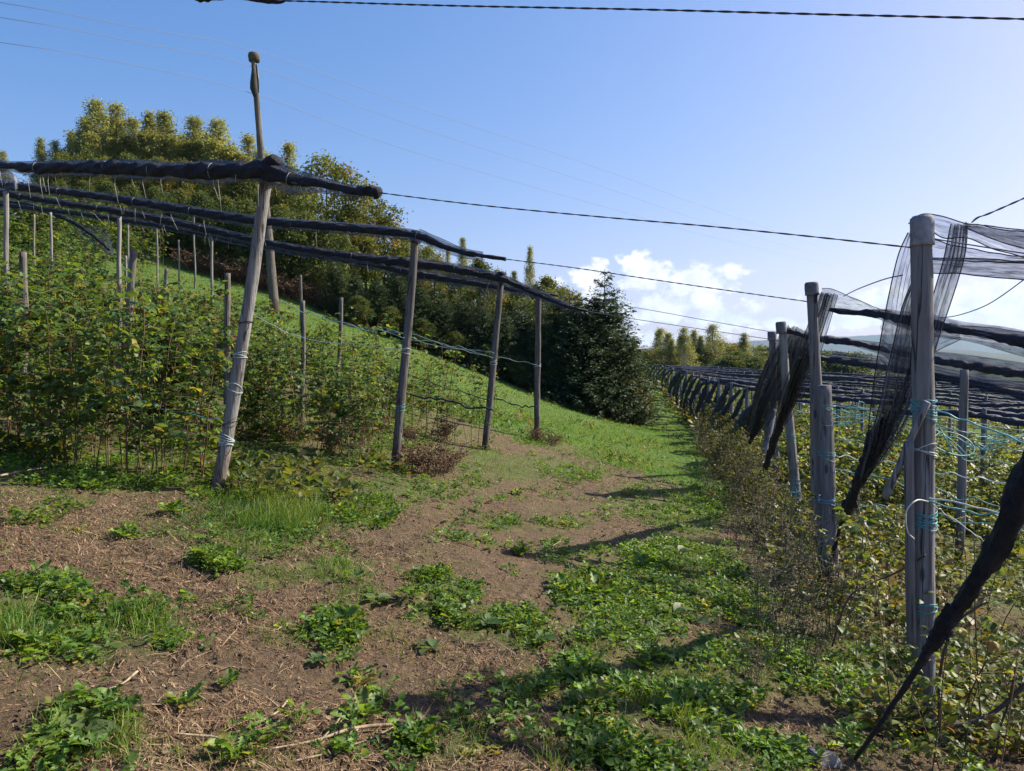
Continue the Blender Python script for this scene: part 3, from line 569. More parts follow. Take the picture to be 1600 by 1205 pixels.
wire('net_wire', [rp(1, 590, 301), rp(1, 700, 315), rp(1, 800, 326), rp(1, 960, 341), rp(1, 1100, 353), rp(1, 1260, 369), rp(1, 1424, 387)], .0042, BLACK, 'highest and thickest wire from the knotted net end to the near right post', 'wire', WG, 80, 26)
wire('net_wire', [rp(2, 790, 405), rp(2, 900, 419), rp(2, 1000, 434), rp(2, 1130, 453), rp(2, 1266, 472)], .0048, BLACK, 'wire reaching the capped spliced post from the second left post', 'wire', WG, 60, 30)
wire('net_wire', [rp(3, 916, 486), rp(3, 1000, 500), rp(3, 1100, 515), rp(3, 1222, 533)], .0055, GREYW, 'lowest span wire ending at the bent pale post', 'wire', WG, 50)
wire('net_wire', [rp(4, 870, 462), rp(4, 1000, 482), rp(4, 1100, 500), rp(4, 1206, 519)], .006, GREYW, 'span wire from farthest left end post to the slim capped post', 'wire', WG, 50)
wire('net_wire', [rp(1, 1452, 371), rp(1, 1475, 376), rp(1, 1600, 396), rp(1, 1760, 420)], .004, GREYW, 'thin wire running right from the net-draped post top', 'wire', None, 40)
wire('cable', [rp(0, 330, -12), rp(0, 360, -6), rp(0, 413, 0), rp(0, 500, 3), rp(0, 700, 9), rp(0, 1000, 15), rp(0, 1300, 23), rp(0, 1600, 30), rp(0, 1900, 40)], .0026, BLACK, 'twisted black cable right overhead along the top of the view', 'cable', None, 90, 60)
W_ = [rp(0, 300, -14), rp(0, 352, -5), rp(0, 385, -3), rp(0, 415, 0), rp(0, 436, 3), rp(0, 446, 1)]; b = W_[-1]; e = empty('rolled_net', b, 'knotted net end on the overhead cable at the top edge', 'hail net'); roll(e, b, 'net_roll', W_, [.03, .02, .006, .008, .012, .004], 40, .2, 9, 3)
# loose strings on the right
wire('string', [P(1410, 430, 4.5), P(1380, 437, 5.0), P(1340, 452, 6), P(1318, 463, 7)], .004, GREYW, 'slack string between the net-draped post and the capped post', 'string')
wire('string', [P(1470, 497, 5.0), P(1500, 492, 4.8), P(1545, 475, 4.5), P(1600, 437, 4.1), P(1660, 390, 4.0)], .003, GREYW, 'thin string curving up to the right edge beside the net-draped post', 'string')
wire('net_wire', [rp(1, 1518, 348), rp(1, 1528, 340), rp(1, 1545, 334), rp(1, 1600, 310), rp(1, 1680, 275)], .0045, (.10, .11, .13), 'wire rising right from the net ridge, with a twisted coil', 'wire', None, 40, 50)

# ------------------------------------------------------------------ nets of the right rows
RN = 'hail nets gathered along the right rows'
b = P(1500, 350, 4.2); e = empty('draped_net', b, 'open net draped over the near right post, tail tied in a black knot', 'hail net', RN)
r1 = lambda px, py: rp(1, px, py)
net_sheet('net_veil', [[r1(1420, 350), r1(1428, 366)], [r1(1440, 336), r1(1450, 360)], [r1(1470, 338), r1(1475, 372)], [r1(1510, 349), r1(1512, 372)], [r1(1560, 356), r1(1560, 392)], [r1(1610, 362), r1(1610, 405)], [r1(1720, 378), r1(1720, 430)]], NETV, e, b, 40, 90, .015, 4, 1)
net_sheet('net_fold', [[r1(1508, 350), r1(1512, 358)], [r1(1540, 354), r1(1540, 370)], [r1(1575, 360), r1(1575, 382)], [r1(1610, 364), r1(1610, 392)], [r1(1720, 380), r1(1720, 412)]], NETL, e, b, 30, 60, .02, 5, 2)
q = lambda px, py: P(px, py, 4.9 - (px - 1455) * .0035)
net_sheet('net_fold', [[q(1440, 402), q(1440, 426)], [q(1490, 404), q(1490, 428)], [q(1540, 406), q(1540, 432)], [q(1600, 408), q(1600, 437)], [q(1720, 412), q(1720, 446)]], NETL, e, b, 30, 70, .02, 6, 3)
net_sheet('net_veil', [[q(1450, 372), q(1450, 405)], [q(1500, 385), q(1500, 407)], [q(1560, 396), q(1560, 409)], [q(1620, 402), q(1620, 412)]], NETV, e, b, 24, 50, .02, 3, 5)
tl = lambda pts: [P(px, py, Y) for px, py, Y in pts]
net_sheet('net_tail', [tl([(1420, 366, 4.4), (1430, 352, 4.45), (1442, 345, 4.5)]), tl([(1404, 402, 4.45), (1430, 398, 4.5), (1448, 398, 4.55)]), tl([(1390, 462, 4.5), (1420, 456, 4.6), (1446, 452, 4.65)]), tl([(1374, 548, 4.6), (1412, 542, 4.7), (1442, 540, 4.75)]),
     tl([(1362, 628, 4.8), (1398, 622, 4.9), (1432, 618, 4.95)]), tl([(1356, 692, 5.1), (1374, 692, 5.15), (1398, 690, 5.2)]), tl([(1344, 742, 5.35), (1350, 743, 5.4), (1358, 744, 5.45)])], NETV, e, b, 60, 110, .035, 7, 7)
net_sheet('net_tail', [tl([(1490, 353, 4.35), (1512, 350, 4.4)]), tl([(1478, 402, 4.45), (1510, 396, 4.5)]), tl([(1463, 450, 4.5), (1498, 440, 4.6)]), tl([(1442, 522, 4.65), (1476, 505, 4.75)]), tl([(1412, 602, 4.85), (1450, 580, 4.95)]), tl([(1376, 682, 5.1), (1402, 670, 5.2)]), tl([(1347, 742, 5.4), (1358, 744, 5.45)])], NETL, e, b, 40, 100, .03, 5, 8)
net_sheet('net_tail', [tl([(1436, 420, 4.5), (1446, 420, 4.5)]), tl([(1410, 480, 4.6), (1436, 470, 4.6)]), tl([(1392, 560, 4.75), (1425, 550, 4.75)]), tl([(1374, 640, 4.95), (1412, 630, 4.95)]), tl([(1356, 700, 5.2), (1386, 690, 5.2)]), tl([(1342, 746, 5.45), (1354, 746, 5.45)])], NETL, e, b, 40, 90, .03, 5, 9)
roll(e, b, 'net_tail', tl([(1380, 655, 5.0), (1364, 695, 5.2), (1350, 735, 5.4), (1338, 765, 5.6), (1328, 790, 5.8), (1318, 806, 5.95)]), [.02, .05, .042, .045, .03, .055, .025], 60, .22, 7, 4)
roll(e, b, 'tail_rope', tl([(1318, 806, 5.95), (1306, 850, 6.3), (1298, 880, 6.6)]) + [G(1294, 948) + (0, 0, .03)], [.02, .012, .022, .012, .008], 40, .2, 7, 6)
# the tail of the row behind the viewer's shoulder
W_ = tl([(1700, 560, 2.55), (1660, 650, 2.65), (1612, 745, 2.8), (1560, 850, 2.95), (1510, 930, 3.1), (1484, 965, 3.18), (1462, 1000, 3.25)]); b = W_[-1]
e = empty('net_tail', b, 'thick black twisted net tail slanting in at the lower right edge', 'hail net', RN); roll(e, b, 'net_roll', W_, [.056, .056, .054, .048, .036, .028, .032], 90, .14, 5, 14, sides=18)
roll(e, b, 'net_knot', tl([(1490, 945, 3.14), (1478, 975, 3.2), (1462, 1000, 3.25), (1448, 1018, 3.3)]), [.02, .04, .032, .02], 24, .25, 12, 15)
roll(e, b, 'tail_rope', tl([(1462, 1000, 3.25), (1436, 1040, 3.32), (1400, 1095, 3.4), (1362, 1150, 3.5)]) + [G(1335, 1196)], [.026, .014, .011, .010, .009, .008], 50, .2, 9, 16, (1.8, 1.4, 1.1))
# second right row
b = P(1296, 455, 7.4); e = empty('draped_net', b, 'net peaking behind the capped spliced post, its roll reaching the right edge', 'hail net', RN)
r2 = lambda px, py: rp(2, px, py)
roll(e, b, 'net_roll', [r2(1296, 484), r2(1330, 488), r2(1378, 491), r2(1410, 499), r2(1440, 504), r2(1490, 514), r2(1540, 523), r2(1600, 536), r2(1700, 560)], [.02, .03, .045, .05, .042, .026, .05, .052, .05], 90, .18, 4, 21, (1.6, 1.7, 2.0)); fringe(e, b, [r2(1330, 488), r2(1378, 491), r2(1410, 499), r2(1440, 504), r2(1490, 514), r2(1540, 523), r2(1600, 536), r2(1700, 560)], [.001, .03, .05, .04, .05, .06, .07], 21, 1.9)  # roll tint above one: haze painted into the net colour
net_sheet('net_veil', [[r2(1284, 450), r2(1285, 480)], [r2(1300, 451), r2(1300, 486)], [r2(1325, 462), r2(1325, 490)], [r2(1355, 474), r2(1355, 492)], [r2(1384, 488), r2(1384, 494)]], NETV, e, b, 24, 50, .02, 4, 11)
net_sheet('net_veil', [[r2(1378, 488), r2(1374, 560)], [r2(1400, 494), r2(1400, 580)], [r2(1440, 505), r2(1440, 560)], [r2(1500, 515), r2(1500, 530)]], NETV, e, b, 30, 40, .03, 4, 12)
net_sheet('net_veil', [[r2(1490, 508), r2(1490, 518)], [r2(1540, 512), r2(1540, 528)], [r2(1600, 520), r2(1600, 540)], [r2(1700, 545), r2(1700, 566)]], NETL, e, b, 20, 40, .02, 4, 13)
for k, (sh, mm) in enumerate(((0, NETL), (6, NETV), (-7, NETL))):
    net_sheet('net_tail', [tl([(1284 + sh, 458, 7.5), (1303 + sh, 460, 7.6)]), tl([(1266 + sh, 515, 7.9), (1288 + sh, 512, 8)]), tl([(1240 + sh, 578, 8.5), (1268 + sh, 572, 8.6)]), tl([(1222 + sh, 635, 9.2), (1243 + sh, 630, 9.3)]), tl([(1214 + sh * .3, 672, 9.8), (1222 + sh * .3, 668, 9.8)])], mm, e, b, 30, 70, .04, 5, 15 + k)
roll(e, b, 'net_tail', tl([(1250, 560, 8.4), (1236, 615, 9.1), (1216, 672, 9.8), (1206, 700, 10.2), (1194, 740, 10.7), (1184, 768, 11.1)]), [.02, .05, .05, .05, .035, .02], 50, .2, 5, 22)
b = P(1236, 515, 11.6); e = empty('draped_net', b, 'dark net slumping from the bent pale post, roll sagging to the right', 'hail net', RN); r3 = lambda px, py: rp(3, px, py)
roll(e, b, 'net_roll', [r3(1228, 516), r3(1282, 529), r3(1330, 535), r3(1372, 543), r3(1452, 561), r3(1520, 572), r3(1600, 585), r3(1700, 604)], [.04, .05, .04, .05, .06, .065, .06, .065], 90, .25, 3, 31, (1.8, 1.9, 2.2)); fringe(e, b, [r3(1282, 529), r3(1330, 535), r3(1372, 543), r3(1452, 561), r3(1520, 572), r3(1600, 585), r3(1700, 604)], [.001, .04, .07, .08, .08], 31, 2.)  # paler bluish roll tint puts haze into its colour
for k, sh in enumerate((0, 9, -8)):
    net_sheet('net_tail', [tl([(1232 + sh, 510, 11.7), (1262 + sh, 522, 11.8)]), tl([(1204 + sh, 570, 12.2), (1250 + sh, 580, 12.3)]), tl([(1186 + sh, 625, 12.9), (1214 + sh, 635, 13)]), tl([(1172 + sh * .4, 680, 13.8), (1182 + sh * .4, 680, 13.8)])], NETL, e, b, 30, 60, .05, 5, 33 + k)
roll(e, b, 'net_tail', tl([(1205, 590, 12.6), (1192, 630, 13), (1176, 682, 13.8), (1160, 706, 14.2)]), [.03, .06, .05, .02], 40, .2, 5, 32)
b = P(1215, 540, 14); e = empty('draped_net', b, 'dark net of the slim capped post, lying below the sagging roll', 'hail net', RN); r4 = lambda px, py: rp(4, px, py)
roll(e, b, 'net_roll', [r4(1214, 545), r4(1285, 560), r4(1370, 572), r4(1460, 587), r4(1530, 602), r4(1600, 619), r4(1700, 640)], [.04, .05, .05, .055, .065, .055, .055], 90, .25, 3, 41, (1.8, 1.9, 2.2))  # roll tint lightened, haze painted into the colour
net_sheet('net_fold', [[r4(1300, 548), r4(1300, 566)], [r4(1400, 560), r4(1400, 582)], [r4(1500, 580), r4(1500, 604)], [r4(1600, 596), r4(1600, 626)], [r4(1700, 610), r4(1700, 640)]], NETL, e, b, 30, 70, .05, 5, 43)
roll(e, b, 'net_tail', tl([(1210, 545, 14.1), (1192, 590, 14.6), (1176, 640, 15.4), (1158, 690, 16.4)]), [.03, .06, .05, .02], 40, .2, 5, 42)
# far rows, one after another down to the corner of the wood
far = []
for k in range(17):
    Yk = 17.3 + 2.45 * k; xk = 5.75 + (Yk - 17.3) * .121; far.append(np.array([xk, Yk, -.72 + (Yk - 17.3) * .0125 + CAMZ]))
far.append(far[-1] + np.array([.3, 2.45, .03]))
g = Geo(); shaft(g, np.array([0, 0, -.15]), np.array([0, 0, 1.]), .060, .052, 10, 14, (.8, .8, .85), .02, 3)
e0 = empty('row_post', (0, 0, 0), 'x', 'post', 'weathered posts of the far right rows'); g.obj('shaft', WOOD, e0); FP = Kind([e0])
ordw = ['first', 'second', 'third', 'fourth', 'fifth', 'sixth', 'seventh', 'eighth', 'ninth', 'tenth', 'eleventh', 'twelfth', 'thirteenth', 'fourteenth', 'fifteenth', 'sixteenth', 'seventeenth', 'eighteenth', 'nineteenth', 'twentieth', 'twenty-first', 'twenty-second', 'twenty-third', 'twenty-fourth', 'twenty-fifth', 'twenty-sixth', 'twenty-seventh', 'twenty-eighth', 'twenty-ninth', 'thirtieth']
DIRR = np.array([.907, -.421])
for k in range(17):
    b = far[k]; sl = -.067 + .032 * k / 16; L = 9 + k * 1.1; t = np.linspace(0, L, 8)
    pts = np.c_[b[0] + DIRR[0] * t, b[1] + DIRR[1] * t, b[2] + sl * t - .14 * np.abs(np.sin(t * math.pi / 4.2)) + R.normal(0, .045, 8)]; dz = R.normal(0, .05); pts[:, 2] += dz
    e = empty('rolled_net', b, 'low rolled net of the far right rows, %s beyond the bent pale post' % ordw[k], 'hail net', 'low rolled nets of the far right rows')
    roll(e, b, 'net_roll', pts, R.uniform(.028, .075, 14), 60, .28, 2.0, 50 + k, (2.4, 2.5, 2.8), 8)  # strong pale tint paints distance haze onto the dark net
    nb = far[k + 1]; zb = Hs(nb[0], nb[1]); v = np.array([nb[0] - b[0], nb[1] - b[1], zb - b[2]])
    for j in range(2 if k < 10 else 1):
        o_ = np.array([-.3 + .33 * j + R.normal(0, .1), -.1, 0]); ff = R.uniform(.8, 1.15); w_ = R.uniform(.6, 1.25); roll(e, b, 'net_tail', [b + (0, 0, -.03 + dz) + o_ * .4, b + v * .3 * ff + o_ + (R.normal(-.08, .08), 0, R.uniform(-.05, .12)), b + v * .62 * ff + o_ + (R.normal(-.1, .1), 0, R.uniform(-.05, .1)), b + v * .92 * ff + o_ * .6], np.array([.05, .10, .075, .02] if k < 9 else [.05, .085, .06, .02]) * w_, 24, .25, 4, 70 + k + j, (2.6, 2.7, 3.0), 7)  # tails tinted greyer and bluer, haze put into their colour
    z0 = Hs(b[0], b[1]); FP.put(0, (b[0], b[1], z0), 0, (1, 1, max(.5, b[2] - z0 + .06)), 'end post under a low far net tail, %s beyond the bent post' % ordw[k])
    for j, tt in enumerate((4.2, 8.4, 12.6)):
        if tt > L: continue
        x_, y_ = b[0] + DIRR[0] * tt, b[1] + DIRR[1] * tt; z0 = Hs(x_, y_); FP.put(0, (x_, y_, z0), R.uniform(0, 6), (.8, .8, max(.5, b[2] + sl * tt - z0 + .05)), 'thin inner post of the %s far row, %s from its end' % (ordw[k], ('next', 'second', 'third')[j]))
tp = P(1506, 578, 9.8); zb = Hs(tp[0], tp[1]); post('grey inner post standing right of the near net-draped post', (tp[0] - .02, tp[1], zb), tp, .055, .05, 'inner posts of the near right rows', seed=77, col=(.85, .85, .9))
tp = P(1276, 520, 9.2); zb = Hs(tp[0], tp[1]); post('thin post half hidden behind the capped spliced post', (tp[0] + .02, tp[1], zb), P(1272, 600, 9.2), .05, .045, 'inner posts of the near right rows', seed=78, col=(.85, .85, .9))

# ------------------------------------------------------------------ twines and hoses
TG = 'turquoise twines strung along the right rows'
def twine(pts, label, col=TURQ, r=.0045, group=TG, wob=.012, n=70, name='twine', cat='twine'):
    p = smooth_path(pts, n); q = np.linspace(0, 1, n); sd_ = R.uniform(0, 50); p[:, 2] += wob * 2 * (vnoise(q * 14 + sd_, q * 0, 5) - .5) * np.sin(q * np.pi) ** .3; p[:, 1] += wob * 2 * (vnoise(q * 12 + sd_, q * 0 + 3, 6) - .5)
    return wire(name, p, r, col, label, cat, group, n)
Yc = lambda i, px: yrow(i, px) - .08
def tw(i, pts, label, col=TURQ, r=.0045, **k): twine([P(px, py, Yc(i, px)) for px, py in pts], label, col, r, **k)
tw(1, [(1462, 640), (1500, 655), (1560, 676), (1600, 690), (1700, 725)], 'upper turquoise twine leaving the near right post', (.08, .42, .48), .005)
tw(1, [(1452, 778), (1500, 787), (1560, 800), (1600, 808), (1700, 830)], 'bright paired twine low on the near right post', PALE, .005)
tw(1, [(1452, 783), (1500, 797), (1560, 806), (1600, 818), (1700, 840)], 'turquoise twine just under the bright paired twine', TURQ, .005)
tw(1, [(1455, 786), (1490, 812), (1530, 840), (1560, 866)], 'slack pale string hanging below the paired twine', (.5, .5, .44), .0035)
for i, L in ((2, ((1305, 642), (1400, 655), (1500, 670), (1600, 690))), (2, ((1305, 648), (1400, 668), (1500, 690), (1600, 706))), (2, ((1305, 712), (1400, 726), (1500, 744), (1600, 762))), (2, ((1306, 783), (1400, 792), (1500, 812), (1600, 830))),
             (3, ((1232, 628), (1350, 640), (1450, 652), (1600, 672))), (3, ((1234, 680), (1350, 690), (1450, 704), (1600, 726))), (3, ((1240, 640), (1300, 652), (1400, 660), (1600, 690))), (4, ((1212, 640), (1300, 648), (1450, 660), (1600, 678))), (2, ((1305, 735), (1400, 752), (1500, 776), (1600, 800)))):
    tw(i, L, 'turquoise twine strung among leaves at %s height on the %s right row' % ({0: 'top', 1: 'middle', 2: 'low'}[0 if L[0][1] < 660 else 1 if L[0][1] < 740 else 2], ordw[i - 1]), TURQ if R.random() < .7 else PALE, .0055, wob=.04)
for k, (px, py, Y) in enumerate(((1480, 690, 4.6), (1530, 700, 6.3), (1560, 690, 6.2), (1312, 660, 7.4), (1240, 770, 11.5), (1340, 640, 9))):       # tangles
    g = Geo(); c = P(px, py, Y); a = np.linspace(0, 16, 90); s = .13 if Y < 10 else .1
    tube(g, np.c_[s * np.sin(a * 1.1 + k) * (.6 + .4 * np.sin(a * .37)) * 1.6, .08 * np.cos(a * .9), s * .8 * np.cos(a * 1.31) * (.5 + .5 * np.sin(a * .23 + k))], .0035, 4, TURQ)
    tag(g.obj('twine_tangle', TWINE, loc=c), ('turquoise twine tangle beside the near right post', 'turquoise twine tangle among leaves below the right edge net', 'loopy twine tangle nearest the right edge', 'twine tangle on the stout lower stub of the spliced post', 'twine tangle at the foot of the bent pale post', 'twine tangle between the spliced post and the draped tail')[k], 'twine', 'tangled twines on the right rows')
LT = 'twines and hoses of the left rows'
for i, L, lb, c_, r_ in ((2, ((430, 470), (530, 505), (600, 518), (632, 528)), 'twine reaching the dark post from the bushes on its left', (.28, .42, .40), .005), (3, ((530, 508), (640, 522), (700, 540), (772, 552)), 'upper twine between the bushes and the post with two nets', (.28, .42, .40), .0055), (3, ((600, 512), (660, 532), (720, 543), (770, 560)), 'second twine just below the upper one left of the two-net post', (.25, .40, .40), .0055),
        (4, ((640, 530), (740, 552), (800, 562), (838, 570)), 'pale twine ending at the farthest left post', (.4, .48, .46), .006), (2, ((380, 480), (450, 520), (560, 540), (628, 545)), 'thin pale twine crossing the bushes left of the dark post', PALE, .004), (1, ((120, 575), (180, 598), (260, 640), (345, 655)), 'turquoise twine low in the bushes left of the leaning post', TURQ, .004),
        (2, ((640, 615), (690, 625), (740, 637), (770, 640)), 'black hose right of the dark post', BLACK, .012), (4, ((768, 620), (790, 628), (810, 634), (838, 636)), 'black hose ending at the farthest left post', BLACK, .014), (3, ((640, 585), (690, 604), (720, 612), (765, 625)), 'thin hose behind the dark post', (.03, .03, .03), .009)):
    tw(i, L, lb, c_, r_, group=LT, wob=.03, name='drip_hose' if 'hose' in lb else 'twine', cat='hose' if 'hose' in lb else 'twine')
# ------------------------------------------------------------------ raspberry bushes
RASP = [(4, (.045, .095, .026)), (6, (.075, .14, .036)), (5, (.12, .19, .05)), (1.6, (.165, .20, .055)), (.6, (.30, .25, .03)), (.5, (.13, .075, .03))]
RASPY = [(3, (.06, .10, .026)), (5, (.10, .145, .034)), (4, (.14, .18, .042)), (1.2, (.23, .24, .05)), (.5, (.36, .30, .05)), (.8, (.15, .085, .04))]
def bush(name, hgt, ncane, spread, low, leaf, cols, seed, step=.07, tmpl=LEAF, label='x', group=None, dens=1.0):
    global R
    R = np.random.default_rng(seed); e = empty(name, (0, 0, 0), label, 'raspberry bush', group)
    gc_ = Geo(); gl = Geo(); loc = []; dr = []; up = []; sz = []
    for c in range(ncane):
        a = R.uniform(0, 2 * np.pi); b0 = np.array([R.normal(0, spread * .5), R.normal(0, .2), -.06]); h = hgt * R.uniform(.7, 1.06)
        out = np.array([math.cos(a) * spread * .55, math.sin(a) * .28, 0]) * R.uniform(.3, 1.1)
        s = np.linspace(0, 1, 12)[:, None]; p = b0 + s * np.array([R.normal(0, .16), R.normal(0, .10), h]) + out * s ** 1.8 + np.c_[vnoise(s[:, 0] * 4 + c, s[:, 0] * 0 + seed, 1) - .5, vnoise(s[:, 0] * 4 + c + 9, s[:, 0] * 0 + seed, 2) - .5, 0 * s[:, 0]] * .10 * s
        if R.random() < .45: p[:, 2] -= .22 * h * np.clip(s[:, 0] - .72, 0, 1) ** 2 * 12 * R.uniform(.2, 1)
        tube(gc_, p, .0062 * (1 - .62 * s[:, 0]), 5, pal(1, [(3, (.16, .085, .05)), (2, (.22, .15, .09)), (1, (.07, .08, .03))])[0])
        L = h; nn = int(L * (1 - low) / step * dens)
        for q in range(nn):
            f = low + (1 - low) * (q + R.random()) / nn; k = f * 11; i = int(min(k, 10)); pos = p[i] + (p[i + 1] - p[i]) * (k - i)
            az_ = R.uniform(0, 2 * np.pi); pd = np.array([math.cos(az_), math.sin(az_), R.uniform(-.1, .5)]); pl = R.uniform(.05, .15)
            side = R.random() < .28 and f < .95
            tips = [pos + pd * pl]
            if side:
                ll = R.uniform(.15, .36); tw_ = np.array([pos, pos + pd * ll * .5 + (0, 0, .02), pos + pd * ll - (0, 0, .03)]); tube(gc_, tw_, [.004, .003, .002], 4, (.12, .11, .05), False)
                tips += [pos + pd * ll * u + R.normal(0, .035, 3) for u in (.45, .65, .85, 1.0)]
            for tpos in tips:
                d0 = norm(pd + R.normal(0, .25, 3)); s0 = norm(np.cross(d0, [0, 0, 1.])); ls = leaf * R.uniform(.65, 1.25)
                for dd_, k2 in ((d0, 1.15), (d0 * .35 + s0, .9), (d0 * .35 - s0, .9)):
                    loc.append(tpos); dr.append(dd_ + np.array([0, 0, R.uniform(-.75, .12)])); up.append(np.array([0, 0, 1.]) + R.normal(0, .38, 3)); sz.append(ls * k2)
    n = len(loc); fr = frames(np.array(dr), np.array(up)); gl.inst(tmpl[0], tmpl[1], np.array(loc), fr, np.array(sz), pal(n // 3 + 1, cols, .25).repeat(3, 0)[:n] * R.uniform(.88, 1.12, (n, 1)))
    gc_.obj('canes', DRY, e); gl.obj('foliage', LEAFM, e); return e
NB = Kind([bush('raspberry_bush', 1.75, 10, .7, .20, .066, RASP, 100 + k, .054) for k in range(4)])
SB = Kind([bush('raspberry_bush', 1.65, 7, .55, .30, .06, RASP + [(1.5, (.20, .17, .03))], 120 + k, .085) for k in range(3)])   # thin ones
YB = Kind([bush('raspberry_bush', 1.45, 6, .6, .22, .056, RASPY, 140 + k, .085) for k in range(3)])
FB = Kind([bush('raspberry_bush', 1.6, 9, .6, .2, .10, RASP, 160 + k, .11, DIA) for k in range(3)])
FY = Kind([bush('raspberry_bush', 1.4, 9, .6, .15, .105, RASPY, 180 + k, .11, DIA) for k in range(3)])
R = np.random.default_rng(11)
def rowbush(kind, i, t0, t1, step, hs, label, group, jit=.12, ang=None, start=None, drv=None):
    (ax, ay), (bx, by) = ROWS[i] if i else ((0, 0), (0, 0)); 
    A = np.array(start if start is not None else (ax, ay)); d = np.array(drv) if drv is not None else norm(np.array([ax - bx, ay - by])); a0 = math.atan2(d[1], d[0])
    t = t0; k = 0
    while t < t1:
        x_, y_ = A + d * t + R.normal(0, jit, 2); pz = Hs(x_, y_); sc = hs * R.uniform(.74, 1.14)
        kind.put(int(R.integers(0, 9)), (x_, y_, pz - .02), a0 + R.choice([0, math.pi]) + R.normal(0, .2), (sc * R.uniform(.9, 1.1), sc, sc), label, group); t += step * R.uniform(.8, 1.25); k += 1
rowbush(NB, 1, .95, 6.2, .62, 1.12, 'raspberry bush of the front left row, running left from the nearest leaning post', 'raspberry bushes of the front left row')
rowbush(NB, 2, .5, 13, .56, 1.14, 'raspberry bush of the second left row, running left from the dark post', 'raspberry bushes of the second left row')
rowbush(SB, 3, .5, 3.4, .48, 1.05, 'sparse raspberry bush left of the post with two crossing nets', 'sparse raspberry bushes of the third left row')
rowbush(NB, 3, 3.6, 18, .62, 1.1, 'raspberry bush of the third left row among the upper bushes', 'raspberry bushes of the third left row')
rowbush(SB, 4, .9, 4.4, .95, 1.0, 'sparse raspberry bush left of the farthest left end post', 'sparse raspberry bushes of the fourth left row')
rowbush(FB, 4, 5.0, 9, 1.0, .8, 'raspberry bush of the fourth left row below the clearing', 'raspberry bushes of the fourth left row')
rowbush(FB, 4, 12.5, 24, .8, 1.0, 'raspberry bush of the fourth left row high on the hillside', 'raspberry bushes of the fourth left row high on the hillside')
for k in range(5):
    rowbush(FB, 0, 0, 13, 1.15, 1.2, 'hillside raspberry bush of the %s row above the fourth left row' % ordw[k], 'raspberry bushes of the %s hillside row' % ordw[k], .2, start=(-11.5 - .5 * k, 21.5 + 2.9 * k), drv=(-.9, .42))
# right rows
rr = lambda i: norm(np.array(ROWS[i][1]) - np.array(ROWS[i][0]))
rowbush(YB, 1, .5, 2.6, .7, .85, 'yellowing raspberry bush behind the black net tail at the right edge', 'raspberry bushes of the front right row', .08, start=ROWS[1][1], drv=rr(1))
rowbush(YB, 2, .4, 5, .72, .92, 'yellow-green raspberry bush right of the stout lower stub', 'raspberry bushes of the second right row', start=ROWS[2][1], drv=rr(2))
rowbush(YB, 3, .5, 7.5, .55, .98, 'yellow-green raspberry bush right of the bent pale post', 'raspberry bushes of the third right row', start=ROWS[3][1], drv=rr(3))
rowbush(FY, 4, .5, 9, .6, 1.0, 'raspberry bush in the row of the slim capped post', 'raspberry bushes of the fourth right row', start=ROWS[4][1], drv=rr(4))
for k in range(17):
    b = far[k]; rowbush(FY if k % 3 else FB, 0, .5, 7 + k * .75, 1.15 + .12 * k, 1.02, 'raspberry bush under the %s low far net' % ordw[k], 'raspberry bushes under the %s low far net' % ordw[k], .15, start=b[:2], drv=DIRR)
for kk in (NB, SB, YB, FB, FY): kk.drop()
# single big canes around the near right post
E1 = bush('raspberry_cane', 1.5, 3, .35, .25, .062, RASPY, 201, .09); E1['category'] = 'raspberry cane'
for k, (px, py, Y, s, lb) in enumerate(((1475, 1160, 4.05, .62, 'leafy cane in front of the near right post foot'), (1420, 1080, 4.5, .95, 'yellow leafy cane left of the near right post'), (1330, 960, 5.6, .8, 'thin raspberry cane between stub and near right post'), (1540, 1190, 3.7, .7, 'leafy cane below the black net tail'), (1395, 930, 6, .8, 'low yellow cane behind the near right post'))):
    p = P(px, py, Y); z0 = Hs(p[0], p[1]); 
    if k == 0: E1.location = (p[0], p[1], z0); E1.scale = (s,) * 3; E1['label'] = lb; E1['group'] = 'canes round the near right post'
    else: dup(E1, (p[0], p[1], z0), k * 1.7, s, lb)
for pts, r_, lb in (([(1300, 1010), (1330, 930), (1400, 895), (1445, 868)], .006, 'bare dark cane crossing behind the near right post'), ([(1470, 1165), (1468, 1060), (1490, 980), (1540, 940)], .008, 'brown bare cane standing right of the near post'), ([(1480, 1135), (1530, 1125), (1570, 1100), (1610, 1060)], .012, 'curved bare cane low at the right edge'), ([(1556, 1190), (1562, 1140), (1575, 1100), (1590, 1030)], .006, 'thin upright cane at the bottom right corner')):
    wire('bare_cane', [P(px, py, 4.15 if px > 1440 else 4.9) for px, py in pts], r_, (.06, .035, .025), lb, 'cane', 'bare canes at the near right post', 30)

